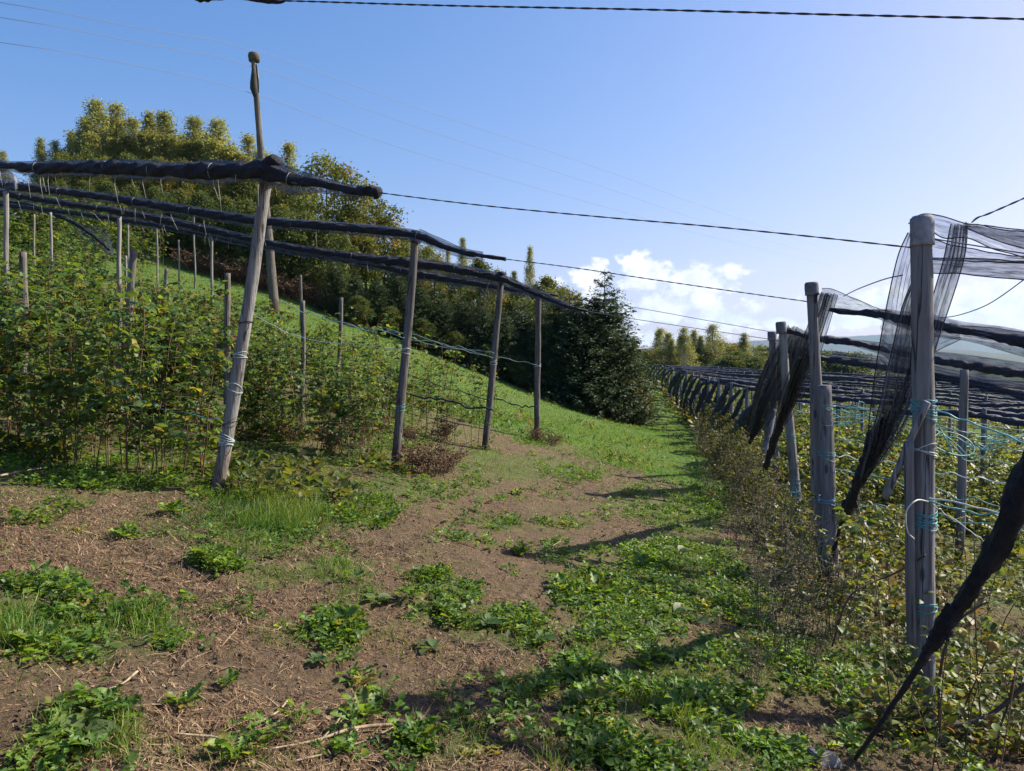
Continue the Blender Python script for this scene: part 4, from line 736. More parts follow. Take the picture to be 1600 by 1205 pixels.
# ------------------------------------------------------------------ trees
def conifer(seed, hgt, wid, dense=1.0):
    rs = np.random.default_rng(seed); e = empty('spruce_tree', (0, 0, 0), 'x', 'spruce', 'young spruces in the shade along the grass'); gt = Geo(); tube(gt, [(0, 0, -.3), (0, 0, hgt * .5), (0, 0, hgt)], [.09, .05, .006], 7, (.09, .07, .055)); 
    loc = []; dr = []; up = []; sz = []; h = .12
    while h < hgt * .985:
        f = h / hgt; Rr = wid * (1 - f) ** .82 * rs.uniform(.8, 1.1) + .05; nb = int(rs.integers(7, 11)) if f < .9 else 5
        for b_ in range(nb):
            a = rs.uniform(0, 2 * np.pi); L = Rr * rs.uniform(.7, 1.18); rise = (.75 if f > .85 else .12) * L; droop = .26 * L * (1 - f)
            t = np.arange(.10, L, .085 / dense) + rs.uniform(0, .05); 
            if len(t) < 2: t = np.array([.05, .1])
            u = t / L; px_ = np.c_[np.cos(a) * t, np.sin(a) * t, h + rise * u - droop * np.sin(u * 2.2) + .12 * L * u ** 3]
            if b_ % 2 == 0: tube(gt, np.r_[[[0, 0, h]], px_[[len(t) // 2, -1]]], [.014, .009, .004], 4, (.08, .065, .05), False)
            for sgn in (-1, 1, 0):
                m_ = len(t); d_ = np.c_[np.cos(a + sgn * .85) * np.ones(m_), np.sin(a + sgn * .85) * np.ones(m_), -.22 + rs.normal(0, .22, m_)]
                loc.append(px_ + rs.normal(0, .025, (m_, 3))); dr.append(d_); up.append(np.c_[rs.normal(0, .45, (m_, 2)), np.ones(m_)]); sz.append((.13 + .16 * (1 - u)) * rs.uniform(.7, 1.25, m_) * (1.05 if sgn else .8) * min(1, .55 + L * .5))
        h += rs.uniform(.10, .19) * (1 if f < .8 else 1.5)
    m2 = 7000; f2 = rs.random(m2) ** 1.4 * .84; a2 = rs.uniform(0, 6.283, m2); r2_ = wid * (1 - f2) ** .8 * np.sqrt(rs.uniform(.2, .95, m2)) * (1 + .18 * np.sin(a2 * 4 + f2 * 9 + seed)); loc.append(np.c_[r2_ * np.cos(a2), r2_ * np.sin(a2), .15 + f2 * hgt + rs.normal(0, .06, m2)]); dr.append(np.c_[np.cos(a2), np.sin(a2), rs.normal(-.1, .5, m2)] + rs.normal(0, .5, (m2, 3))); up.append(np.c_[rs.normal(0, .6, (m2, 2)), np.ones(m2)]); sz.append(rs.uniform(.06, .15, m2) * (1.05 - .5 * f2))
    loc = np.concatenate(loc); n = len(loc); sz = np.concatenate(sz); gl = Geo(); s3 = np.c_[sz * .55, sz, sz * .5]
    gl.inst(DIA[0], DIA[1], loc, frames(np.concatenate(dr), np.concatenate(up)), s3, pal(n, [(5, (.048, .080, .042)), (4, (.065, .102, .048)), (2, (.09, .128, .052)), (.5, (.11, .11, .06))], .25))
    gt.obj('trunk', BARK, e); gl.obj('crown', NEEDLE, e, smooth=False); return e
def broadleaf(name, seed, hgt, wid, shape, cols, leaf=.10, nclump=150, per=26, base=.25, trunk=(.30, .28, .25), cat='tree', clump=.30, group=None):
    rs = np.random.default_rng(seed); global R; R = rs; e = empty(name, (0, 0, 0), 'x', cat, group); gt = Geo(); k = np.linspace(0, 1, 10); bx = np.cumsum(rs.normal(0, .03 * hgt / 10, 10)); by = np.cumsum(rs.normal(0, .03 * hgt / 10, 10))
    tp = np.c_[bx, by, k * hgt * .96 - .3]; tube(gt, tp, .012 * hgt * (1 - k * .9) + .012, 7, trunk)
    C = []; 
    for q in range(nclump):
        f = base + (1 - base) * rs.random() ** (.85); g_ = (f - base) / (1 - base)
        w_ = {'cone': (1 - g_) ** .8 * (.6 + .4 * min(1, g_ * 5)) + .02, 'round': math.sqrt(max(0, 1 - (2 * g_ - .95) ** 2)) + .08, 'spire': (1 - g_ ** .85) * 1.25 * (.6 + .4 * min(1, g_ * 4)) + .03, 'col': (1 - g_ ** 2.4) * (.55 + .45 * min(1, g_ * 4))}[shape] * wid
        a = rs.uniform(0, 2 * np.pi); r_ = w_ * math.sqrt(rs.uniform(.12, 1)) * (1 + .25 * math.sin(a * 3 + seed + g_ * 6))
        i = min(int(f * 9), 8); c0 = tp[i]; C.append((c0[0] + r_ * math.cos(a), c0[1] + r_ * math.sin(a), f * hgt))
        if q % 3 == 0:
            st = tp[max(0, i - 1 - (2 if shape == 'round' else 0))]; tube(gt, [st, (st + np.array(C[-1])) / 2 + (0, 0, -.05), C[-1]], [.012 * hgt * .35 * (1 - f) + .012, .012, .005], 4, trunk, False)
    C = np.array(C); cnt = np.maximum(4, (per * rs.uniform(.35, 1.5, nclump))).astype(int); idx = np.repeat(np.arange(nclump), cnt); n = len(idx)
    top_ = (C[:, 2] / hgt)[idx][:, None]; loc = C[idx] + rs.normal(0, clump * .5, (n, 3)) * (1, 1, .9) * (np.clip(1.5 * (1.1 - top_), .2, 1) if shape == 'cone' else 1); d = rdir(n, -.9, .4); gl = Geo(); cc = pal(nclump, cols, .22)[idx] * rs.uniform(.8, 1.2, (n, 1))
    gl.inst(DIA[0], DIA[1], loc, frames(d, rdir(n)), leaf * rs.uniform(.6, 1.3, n), cc)
    gt.obj('trunk', BARK, e); gl.obj('crown', TREELEAF, e, smooth=False); return e
BIR = [(5, (.23, .27, .13)), (4, (.30, .32, .17)), (3, (.12, .16, .06)), (1.0, (.25, .23, .10)), (.4, (.22, .16, .07))]
OAK = [(5, (.085, .12, .034)), (4, (.12, .15, .042)), (2, (.17, .17, .045)), (1.0, (.24, .17, .045)), (.4, (.22, .12, .04))]
DKG = [(5, (.065, .10, .036)), (4, (.09, .13, .045)), (1.5, (.14, .16, .05)), (.5, (.20, .17, .05))]
BT = Kind([broadleaf('birch_tree', 300 + k, 10, (1.5, 1.95, 1.7, 2.2, 1.4, 2.4)[k], ('spire', 'spire', 'col', 'spire', 'spire', 'spire')[k], BIR, .115, (460, 400, 300, 420, 340, 480)[k], 24, .04, (.42, .41, .38), 'birch', (.34, .40, .44, .38, .34, .42)[k]) for k in range(6)])
OT = Kind([broadleaf('oak_tree', 320 + k, 8, 2.3, 'round', OAK, .17, 150, 60, .22, (.12, .10, .08), 'oak', .55) for k in range(3)])
DT = Kind([broadleaf('bushy_tree', 330 + k, 7, 1.9, 'round', DKG, .17, 170, 62, .06, (.13, .11, .09), 'tree', .50) for k in range(3)])
ST = Kind([conifer(340 + k, 5.2, 1.9 + .14 * k, 1.1) for k in range(4)])
def tree(kind, px, pytop, Y, h0, label, group=None, wide=1., basepx=None):
    t_ = P(px, pytop, Y); z0 = Hs(t_[0], t_[1]); s = max(.15, (t_[2] - z0) / h0); kind.put(int(R.integers(0, 12)), (t_[0], t_[1], z0), R.uniform(0, 6.28), (s * wide, s * wide, s), label, group)
R = np.random.default_rng(31)
FG = 'birches of the hilltop wood'
bl = [(5, 236, 40), (62, 222, 45), (84, 232, 44), (112, 206, 46), (132, 190, 45), (150, 170, 44), (168, 196, 46), (184, 178, 45), (207, 186, 44), (232, 182, 45), (262, 178, 44), (283, 215, 46), (303, 188, 44), (324, 222, 46), (342, 195, 43), (364, 232, 45), (388, 222, 43), (452, 238, 42), (430, 262, 42)]
for k, (px, py, Y) in enumerate(bl):
    tree(BT, px, py + R.uniform(-8, 6), Y, 9.75, 'lone pale birch at the far left edge of the hilltop' if k == 0 else 'tall pale birch on the hilltop skyline, %s from the left end of the wood' % ordw[k - 1], FG, 1.5 if px > 100 else 1.2)
for k, (px, py, Y) in enumerate([(96, 240, 44), (122, 226, 44), (143, 214, 43), (176, 222, 43), (196, 215, 43), (220, 212, 43), (247, 216, 43), (272, 220, 43), (293, 226, 43), (314, 228, 43), (334, 224, 42), (355, 236, 42), (374, 244, 42), (405, 240, 42), (420, 252, 41)]):
    tree(BT, px, py, Y, 9.75, 'lower birch filling the hilltop skyline, %s from the left end' % ordw[k], 'lower birches of the hilltop wood', 1.9)
for k, (px, py, Y) in enumerate([(70, 262, 40), (100, 246, 41), (135, 240, 40), (165, 250, 39), (198, 244, 40), (225, 258, 39), (250, 250, 40), (285, 258, 39), (315, 262, 40), (350, 270, 38), (385, 268, 38), (440, 285, 37), (415, 300, 37), (470, 290, 37)]):
    tree(OT if k % 2 else DT, px, py, Y, 7.8 if k % 2 else 7.0, 'leafy tree in the middle of the hilltop wood, %s from its left' % ordw[k], 'leafy trees of the hilltop wood', .9)
for k, (px, py, Y) in enumerate([(55, 288, 36), (95, 285, 35), (130, 285, 34), (170, 288, 33), (205, 292, 32), (245, 296, 31), (280, 300, 30), (315, 305, 29.6), (350, 312, 29.4), (385, 316, 29.2), (440, 325, 29), (478, 335, 28.8), (75, 300, 32), (150, 310, 31), (225, 318, 30), (262, 322, 29.4), (298, 330, 29), (335, 335, 28.8), (410, 330, 29.0), (510, 350, 29)]):
    tree(DT, px, py, Y, 7.0, 'dark bushy tree at the front edge of the hilltop wood, %s from left' % ordw[k], 'dark bushy trees at the front of the wood', .95)
for px, py, Y, kd, lb in ((512, 254, 33, OT, 'broad oak rising behind the thick net right of the pole'), (572, 298, 32, OT, 'open-crowned oak right of the broad oak behind the wire'), (545, 330, 31.5, OT, 'low oak with yellowing leaves below the net knot'), (600, 345, 33, DT, 'rounded tree left of the dark post top'), (490, 320, 34, BT, 'pale birch squeezed left of the broad oak')):
    tree(kd, px, py, Y, {OT: 7.8, DT: 7.0, BT: 9.75}[kd], lb, 'oaks at the right end of the wood', 1.0)
for k, (px, py, Y, kd) in enumerate([(640, 372, 36, DT), (668, 388, 35, OT), (700, 396, 36, BT), (722, 376, 40, BT), (745, 408, 36, DT), (775, 425, 37, OT), (802, 428, 38, BT), (828, 392, 38, BT), (852, 436, 38, DT), (880, 452, 38, OT), (905, 462, 40, BT), (860, 458, 34, OT), (812, 455, 33, DT), (770, 440, 33, OT), (720, 420, 33, DT), (680, 410, 32.5, OT), (640, 400, 32.5, DT)]):
    tree(kd, px, py, Y, {OT: 7.8, DT: 7.0, BT: 9.75}[kd], 'tree behind the spruce row, %s along its skyline from the dark post' % ordw[k] if k < 11 else 'yellowish tree just behind the spruces, %s of those from right to left' % ordw[k - 11], 'leafy trees behind the spruces', .6 if px == 828 else .95)
SG = 'young spruces in the shade along the grass'
sp_ = [(488, 425, 28.5, 1.0), (522, 405, 28, 1.1), (555, 420, 27.6, 1.1), (590, 428, 27.8, 1.1), (622, 418, 28.4, 1.0), (655, 436, 27.8, 1.1), (690, 452, 27.8, 1.1), (722, 455, 28.2, 1.05), (752, 462, 28, 1.1), (785, 478, 28, 1.15), (815, 470, 28.8, 1.05), (845, 482, 28.2, 1.15), (865, 464, 29, 1.25), (890, 452, 29.2, 1.3), (908, 462, 28.2, 1.4), (945, 420, 28.8, 1.15), (962, 488, 28.8, 1.05), (978, 522, 29.2, .85), (930, 470, 29.6, 1.1), (880, 500, 30.5, 1.1), (760, 480, 30, 1.1), (700, 470, 30, 1.1), (640, 450, 30, 1.1)]
for k, (px, py, Y, w_) in enumerate(sp_):
    tree(ST, px, py, Y, 5.2, 'tallest spruce with a sharp leader at the corner of the grass' if px == 945 else 'dark young spruce beside the grass, %s from the bracken bank' % ordw[k] if k < 18 else 'shaded spruce in the second line, %s from its right end' % ordw[k - 18], SG, w_)
# low skirts of dark shrubs
for k, (px, py, Y) in enumerate([(560, 492, 26.4), (610, 500, 26.6), (660, 515, 26.6), (710, 530, 26.8), (760, 545, 26.9), (810, 560, 27), (860, 575, 27.3), (910, 588, 27.6), (945, 600, 27.6)]):
    tree(DT, px, py, Y + .5, 7.0, 'low dark shrub at the foot of the spruces, %s from the bracken bank' % ordw[k], 'shrubs at the foot of the spruces', 1.5)
SHR = Kind([broadleaf('shrub', 360, 1.7, .8, 'round', [(5, (.065, .085, .034)), (3, (.095, .11, .045)), (1.5, (.10, .075, .045)), (.7, (.16, .13, .08))], .085, 90, 26, .04, (.09, .07, .05), 'shrub', .26)])
tree(SHR, 972, 592, 28, 1.66, 'purple-brown leafy shrub at the corner of the grass under the tallest spruce', None, 1.1); tree(SHR, 1000, 606, 29, 1.66, 'brownish shrub at the bend of the grass track', None, 1.0)
for k, (px, py, s_) in enumerate(((1098, 668, .55), (1112, 692, .6), (1128, 715, .6), (1146, 752, .55), (1165, 790, .5), (1120, 740, .45), (1085, 648, .6), (1180, 830, .4))):
    SHR.put(0, G(px, py), R.uniform(0, 6), (s_, s_, s_ * 1.1), 'low brown-green bush on the right verge, %s from the far end' % ordw[(1, 2, 3, 5, 6, 4, 0, 7)[k]], 'low bushes on the right verge')
# far tree line across the end of the rows
fl = []
for k in range(30):
    px = 985 + k * 7.2 + R.uniform(-2, 2); py = 533 - 8 * math.sin(k * 1.1) + R.uniform(-5, 6) + (6 if k < 3 else 0) - (4 if 10 < k < 20 else 0)
    tree(BT if R.random() < .5 else (DT if R.random() < .5 else OT), px, py, 100 + R.uniform(-8, 14), 9.0, 'slim yellow-green tree of the far tree line, %s from the spruces' % ordw[k], 'trees of the far tree line', 1.7)
for k, (px, py) in enumerate([(1190, 545), (1205, 548), (1222, 550), (1240, 549), (1262, 552), (1285, 553), (1310, 555), (1335, 556)]):
    tree(DT, px, py, 150, 6.9, 'distant hazy tree right of the far tree line, %s toward the draped nets' % ordw[k], 'distant trees beyond the far rows', 1.6)
for kk in (BT, OT, DT, ST, SHR): kk.drop()

# ------------------------------------------------------------------ dead bracken and dry weeds
def dryplant(name, seed, hgt, spread, nst, cols, leafs, cat, curly=.3):
    rs = np.random.default_rng(seed); global R; R = rs; e = empty(name, (0, 0, 0), 'x', cat); g1 = Geo(); loc = []; dr = []; sz = []
    for k in range(nst):
        a = rs.uniform(0, 6.28); h = hgt * rs.uniform(.5, 1.1); o_ = np.array([math.cos(a), math.sin(a), 0]) * spread * rs.uniform(.2, 1); b0 = np.array([rs.normal(0, spread * .2), rs.normal(0, spread * .2), -.04])
        s = np.linspace(0, 1, 7)[:, None]; p = b0 + o_ * s ** 1.5 + np.array([0, 0, h]) * (s - curly * s ** 2.5 * rs.uniform(.2, 1)) + np.r_[np.zeros((1, 3)), rs.normal(0, .015, (6, 3))]
        c = pal(1, cols)[0]; tube(g1, p, .0042 * (1 - .6 * s[:, 0]), 4, c, False)
        for q in range(int(rs.integers(4, 9))):
            f = rs.uniform(.35, 1); i = int(min(f * 6, 5)); st = p[i] + (p[i + 1] - p[i]) * (f * 6 - i); d_ = norm(rdir(1, -.2, .8)[0] + o_ * .5); l = hgt * rs.uniform(.08, .24)
            tube(g1, [st, st + d_ * l], [.0022, .0012], 3, c, False)
            m_ = leafs; u = rs.uniform(.2, 1, m_); loc += list(st + d_ * l * u[:, None]); dr += list(rdir(m_, -.8, .5)); sz += list(rs.uniform(.5, 1.3, m_))
    n = len(loc); g2 = Geo(); g2.inst(DIA[0], DIA[1], np.array(loc), frames(np.array(dr), rdir(n)), np.array(sz) * .024, pal(n, cols, .3))
    g1.obj('stems', DRY, e); g2.obj('dead_leaves', DRY, e, smooth=False); return e
BRK = [(4, (.17, .095, .055)), (3, (.24, .15, .09)), (2, (.11, .06, .04)), (1, (.28, .20, .12))]
GRY = [(4, (.19, .15, .10)), (3, (.27, .21, .14)), (2, (.12, .10, .065)), (2.5, (.12, .15, .05))]
BK = Kind([dryplant('dead_bracken', 400 + k, .62, .45, 34, BRK, 7, 'bracken', .45) for k in range(2)])
DW = Kind([dryplant('dry_weed', 410 + k, .95, .26, 13, GRY, 5, 'dry weed', .1) for k in range(3)])
R = np.random.default_rng(51)
for k, (px, py, s, lb) in enumerate(((672, 742, 1.0, 'reddish dead bracken at the foot of the dark post'), (700, 738, .75, 'smaller clump of dead bracken right of the dark post'), (645, 738, .8, 'dead bracken touching the dark post'), (690, 690, .9, 'dead bracken patch behind the dark post'), (560, 700, .7, 'brown dead weeds left of the dark post'), (235, 660, .8, 'brown dead weeds under the front left row'), (25, 640, 1.0, 'pinkish dry weeds at the left edge'), (840, 690, .7, 'dry weeds at the foot of the farthest left end post'), (866, 696, .6, 'low dry weeds right of the farthest left end post'), (640, 690, .6, 'dry clump seen just right of the dark post'), (60, 672, .9, 'pinkish dry weeds low under the left end of the front row'), (120, 655, .8, 'dead stems under the front left row near the left edge'), (165, 690, .7, 'low brown weeds in front of the front left row'), (300, 690, .7, 'brown weeds just left of the nearest leaning post'), (450, 690, .7, 'dry weeds between the two nearest left posts'), (515, 705, .8, 'taller dry weeds left of the dark post'), (590, 680, .7, 'dry weeds behind the dark post on its left'))):
    p = G(px, py); BK.put(k, p, R.uniform(0, 6), s, lb, 'dead bracken clumps by the posts')
for k in range(16):
    px = 300 + k * 15 + R.uniform(-4, 4); py = 428 + (px - 300) * .20 + R.uniform(-3, 6); p = P(px, py, 28); z0 = Hs(p[0], p[1]); BK.put(k, (p[0], p[1], z0), R.uniform(0, 6), R.uniform(1.2, 1.9), 'clump of the brown bracken bank below the dark trees', 'clumps of the brown bracken bank')
dwl = [(1290, 1000, .9), (1250, 990, .9), (1225, 1040, .8), (1190, 985, .75), (1265, 930, .9), (1230, 900, .85), (1180, 880, .8), (1150, 850, .8), (1200, 830, .9), (1150, 800, .9), (1110, 790, .8), (1120, 745, 1.), (1100, 715, 1.), (1160, 750, 1.), (1090, 690, 1.), (1140, 720, 1.), (1210, 780, .9), (1250, 860, .8), (1280, 880, .9), (1180, 1090, .5), (1270, 1060, .6), (1180, 940, .6), (1330, 1000, .7), (1085, 670, 1.), (1110, 680, 1.1), (1170, 800, 1.0), (1220, 960, .8), (1095, 705, 1.1), (1120, 700, 1.2), (1135, 740, 1.1), (1150, 760, 1.2), (1100, 650, 1.2), (1080, 645, 1.1), (1125, 665, 1.2), (1165, 775, 1.1), (1185, 805, 1.1), (1140, 780, 1.), (1130, 715, 1.2), (1155, 735, 1.1), (1105, 730, 1.), (1195, 850, 1.), (1215, 870, 1.), (1090, 630, 1.2), (1070, 630, 1.)]
for k, (px, py, s) in enumerate(dwl):
    p = G(px, py); DW.put(k, p, R.uniform(0, 6), s, 'dry brown weed beside the right end posts, %s' % ('near the stout lower stub' if 1180 < px < 1300 and py < 960 else 'close to the near right post' if py > 960 else 'along the verge before the far rows'), 'dry weeds along the right verge')
BK.drop(); DW.drop()
# ------------------------------------------------------------------ litter, grass and weeds on the ground
R = np.random.default_rng(77)
def scatter(n, x0, x1, y0, y1, pw=1.0):
    yy = y0 * (y1 / y0) ** (R.random(n) ** pw); sp_ = .72 * yy + .4; xx = R.uniform(-1, 1, n) * sp_; k = (xx > x0) & (xx < x1); return xx[k], yy[k]
def flat_frames(x, y, n, tilt=.35):
    a = R.uniform(0, 2 * np.pi, n); e = .05; hx = (H(x + e, y) - H(x - e, y)) / (2 * e); hy = (H(x, y + e) - H(x, y - e)) / (2 * e)
    d = np.c_[np.cos(a), np.sin(a), hx * np.cos(a) + hy * np.sin(a)]; d[:, 2] += R.normal(0, tilt, n) * .5; u = np.c_[-hx, -hy, np.ones(n)] + R.normal(0, tilt, (n, 3)); return frames(d, u)
# straw and dead stalks
x, y = scatter(190000, -7, 5, 2.3, 15); z = H(x, y); px, py = project(x, y, z)
dens_ = 1 - np.clip(np.maximum(spots(px, py, GR), spots(px, py, WD)), 0, .8); k = (R.random(len(x)) < dens_ * np.clip(3.8 * fbm(x * 1.1, y * 1.1, 61, 4) - 1.15, .05, 1) * (1 - .75 * spots(px, py, [(880, 860, 130, 80, 1.)]))) & (lawn(x, y) < .7); x, y, z = x[k], y[k], z[k]; n = len(x)
g = Geo(); ln = .03 + .14 * R.random(n) ** 4; wd = R.uniform(.0016, .0036, n) * (1 + .06 * y)
g.inst(STRAW[0], STRAW[1], np.c_[x, y, z + .004], flat_frames(x, y, n, .3), np.c_[wd, ln, wd * R.uniform(.5, 6, n)], pal(n, [(4, (.30, .20, .115)), (5, (.20, .125, .072)), (1.8, (.42, .31, .19)), (3, (.13, .08, .05)), (1, (.28, .17, .12))], .25))
tag(g.obj('straw_litter', DRY, smooth=False), 'loose straw and dry stalks lying on the brown ground', 'straw', None, 'stuff')
x, y = scatter(34000, -7, 5, 2.3, 13); z = H(x, y); k = (lawn(x, y) < .4) & (R.random(len(x)) < np.clip(.1 + 1.5 * fbm(x * 1.1, y * 1.1, 67, 4), 0, 1)); x, y, z = x[k], y[k], z[k]; n = len(x); g = Geo()
g.inst(DIA[0], DIA[1], np.c_[x, y, z + .003], flat_frames(x, y, n, .5), R.uniform(.006, .024, n) * R.uniform(.6, 1.2, n), pal(n, [(4, (.15, .10, .06)), (3, (.21, .145, .085)), (3, (.08, .055, .035)), (.5, (.32, .24, .15))], .3))
tag(g.obj('dead_leaf_litter', DRY, smooth=False), 'crumbled dead leaves scattered over the brown ground', 'leaf litter', None, 'stuff')
# grass: tufts near, turf on the track beyond
GC = [(5, (.08, .17, .024)), (4, (.115, .22, .03)), (2, (.17, .24, .04)), (.6, (.24, .20, .08))]
def grass(name, label, x, y, h, w, cols, lean=.5, zoff=-.004, patchy=1.):
    n = len(x); z = H(x, y); a = R.uniform(0, 2 * np.pi, n); d = np.c_[np.cos(a) * lean * R.random(n), np.sin(a) * lean * R.random(n), np.ones(n)]; g = Geo()
    tn = pal(n, cols, .25); f_ = np.clip((fbm(x * .55, y * .8, 171, 4) - .46) * 5, 0, 1)[:, None]; tn = tn * (1 - f_ * patchy) + tn * np.array([1.22, 1.0, 1.15]) * f_ * patchy
    g.inst(BLADE[0], BLADE[1], np.c_[x, y, z + zoff], frames(d, np.c_[np.cos(a + 1.57), np.sin(a + 1.57), np.zeros(n)] + R.normal(0, .2, (n, 3))), np.c_[w, h, h * R.uniform(.3, 1.3, n)], np.clip(tn, 0, 1))
    tag(g.obj(name, GRASSM, smooth=False), label, 'grass', None, 'stuff')
x, y = scatter(300000, -8, 6, 2.3, 14, .9); z = H(x, y); px, py = project(x, y, z); gd = np.maximum(spots(px, py, GR), .75 * spots(px, py, WD)); tuft = np.clip((fbm(x * 6, y * 6, 81, 3) - .36) * 4.5, 0, 1)
thin = .16 * np.clip((fbm(x * 1.6, y * 1.6, 83, 3) - .44) * 6, 0, 1) * tuft
lf_ = np.clip((-(x + 1.0) - .05 * (y - 6)) / 2, 0, 1) * (y > 7) * .28 * np.clip((fbm(x * 2, y * 2, 84, 3) - .4) * 5, 0, 1)
k = R.random(len(x)) < np.maximum(gd ** 1.4 * tuft, np.maximum(thin, lf_)); x, y, gd = x[k], y[k], gd[k]; n = len(x)
h = (.035 + .075 * R.random(n)) * (.55 + .75 * gd); big = np.hypot((x + 2.05) / .55, (y - 6.15) / .7) < 1; h[big] *= 1.9
grass('grass_tufts', 'short green grass tufts growing through the brown litter', x, y, h, R.uniform(.003, .0062, n), GC, .8)
yy = 6.15 + .75 * R.normal(0, .5, 4200); xx = -2.0 + .6 * R.normal(0, .5, 4200)
grass('grass_clump', 'dense dark green clump of long grass right of the nearest leaning post', xx, yy, R.uniform(.03, .13, 4200) * (.5 + fbm(xx * 5, yy * 5, 140, 3)), R.uniform(.004, .008, 4200), [(5, (.055, .135, .03)), (4, (.08, .17, .035)), (1, (.13, .20, .04))], 2.2)
# turf
n0 = 330000; yy = 12.5 * (62 / 12.5) ** (R.random(n0) ** 1.25); xx = R.uniform(-18, 13, n0); lo = -18 + 0 * yy; hi = np.where(yy < 17, 4.6 + 0 * yy, 5.6 + (yy - 17) * .13); tl_ = .37 * xx + 0 * yy
k = (xx < hi + .3) & (R.random(n0) < lawn(xx, yy) * np.clip(.35 + 1.2 * fbm(xx * .8, yy * .8, 91, 4), 0, 1)) & (yy < 30 + 60 * np.clip((xx - 3.5) / 3, 0, 1)); xx, yy = xx[k], yy[k]; n = len(xx)
band_ = np.clip(fbm(xx * .5, yy * .9, 95, 3) * 2 - .6, 0, 1)
grass('turf', 'bright green turf on the sloping track and clearing', xx, yy, (.03 + .07 * R.random(n)) * (.45 + .8 * band_) * (.5 + 1.0 * fbm(xx * 4, yy * 4, 97, 3)), R.uniform(.008, .016, n) * (yy / 14) ** .6, [(5, (.085, .20, .022)), (4, (.11, .25, .03)), (2, (.16, .27, .045)), (.5, (.25, .22, .08))], 1.1)
WC = [(4, (.06, .125, .022)), (5, (.10, .19, .032)), (4, (.14, .24, .042)), (1, (.19, .24, .05)), (.3, (.26, .22, .05))]
def weeds(name, label, x, y, leaf, per, spread, tmpl, cols, low=.1, high=.9, hz=.06):
    n = len(x); z = H(x, y); i = np.repeat(np.arange(n), per); m_ = len(i); a = R.uniform(0, 2 * np.pi, m_); elv = R.uniform(low, high, m_); d = np.c_[np.cos(a) * np.cos(elv), np.sin(a) * np.cos(elv), np.sin(elv)]
    s = leaf[i] * R.uniform(.55, 1.25, m_); off = d * (R.random(m_) * spread)[:, None] * leaf[i][:, None]; lc = np.c_[x, y, z][i] + off; lc[:, 2] += R.random(m_) * hz * leaf[i] / .06 - .004
    g = Geo(); pc = pal(n, cols, .2)[i] * R.uniform(.85, 1.15, (m_, 1)); g.inst(tmpl[0], tmpl[1], lc, frames(d, np.array([0, 0, 1.]) + R.normal(0, .3, (m_, 3))), s, pc)
    tag(g.obj(name, LEAFM), label, 'weeds', None, 'stuff')
x, y = scatter(85000, -8, 6, 2.3, 17, .9); z = H(x, y); px, py = project(x, y, z); wd_ = spots(px, py, WD); cl_ = np.clip((fbm(x * 3.2, y * 3.2, 101, 3) - .34) * 4.5, 0, 1)
spr = (.09 + .10 * np.clip((y - 7) / 4, 0, 1)) * np.clip((fbm(x * 2.1, y * 2.1, 131, 3) - .46) * 7, 0, 1); k = R.random(len(x)) < np.maximum(wd_ ** 1.3 * cl_, spr); xa, ya = x[k], y[k]; n = len(xa); sel = R.random(n)
s1 = sel < .42; s2 = (sel >= .42) & (sel < .8); s3 = sel >= .8
weeds('leafy_weeds', 'dense lance-leaved green weeds covering the verge and patches', xa[s1], ya[s1], R.uniform(.035, .078, s1.sum()), 11, .25, JAG, WC, .0, .6)
weeds('leafy_weeds', 'dense oval-leaved green weeds mixed over the verge', xa[s2], ya[s2], R.uniform(.02, .042, s2.sum()), 13, 1.3, LEAF, WC, -.1, .9, .09)
weeds('leafy_weeds', 'dense low round-leaved weeds near the bottom right', xa[s3], ya[s3], R.uniform(.016, .034, s3.sum()), 12, 2.0, ROUND, WC, -.2, .7, .08)
n0 = 9000; yy = 12 * (34 / 12) ** R.random(n0); xx = R.uniform(-14, 8, n0); k = (lawn(xx, yy) > .2) & (xx < 4.5 + (yy - 14) * .12) & (R.random(n0) < np.clip((fbm(xx * .9, yy * .9, 151, 4) - .5) * 8, 0, 1)); xx, yy = xx[k], yy[k]
weeds('leafy_weeds', 'scattered coarse weeds and docks in the turf', xx, yy, R.uniform(.05, .11, len(xx)), 7, .4, JAG, [(4, (.07, .14, .03)), (3, (.12, .19, .04)), (2, (.18, .18, .06)), (1, (.20, .14, .07))], .1, 1.1)
# under the left bushes and along the right rows
xx, yy = R.uniform(-14, -.8, 26000), R.uniform(6.6, 18, 26000); k = R.random(26000) < np.clip((-(xx + .8) - .05 * (yy - 6)) / 2, 0, 1) * np.clip((fbm(xx * 1.3, yy * 1.3, 111, 3) - .42) * 5, 0, 1) * .6
weeds('undergrowth', 'green undergrowth beneath the left raspberry rows', xx[k], yy[k], R.uniform(.05, .10, k.sum()), 9, 1.2, DIA, [(4, (.05, .085, .018)), (4, (.085, .12, .028)), (2, (.13, .14, .035)), (1, (.15, .10, .05))], 0, 1., .09)
n0 = 60000; yy = 4.2 * (60 / 4.2) ** R.random(n0); xx = R.uniform(1.8, 24, n0); edge = np.interp(yy, [3.5, 4.4, 7.6, 11.7, 14.1, 17.3, 60], [1.7, 2.1, 2.85, 3.95, 4.5, 5.6, 10.7]); px = 800 + 1200 * xx / yy
k = (xx > edge - .2) & (px < 1750) & (R.random(n0) < np.clip((fbm(xx * 1.2, yy * 1.2, 121, 3) - .33) * 4, 0, 1)); xx, yy = xx[k], yy[k]
weeds('undergrowth', 'mixed green and yellowing undergrowth between the right rows', xx, yy, R.uniform(.05, .11, len(xx)) * np.clip(yy / 9, .7, 2.2), 8, 1.4, DIA, [(4, (.06, .09, .02)), (4, (.10, .125, .03)), (3, (.16, .16, .04)), (2, (.15, .105, .06))], 0, 1., .12)
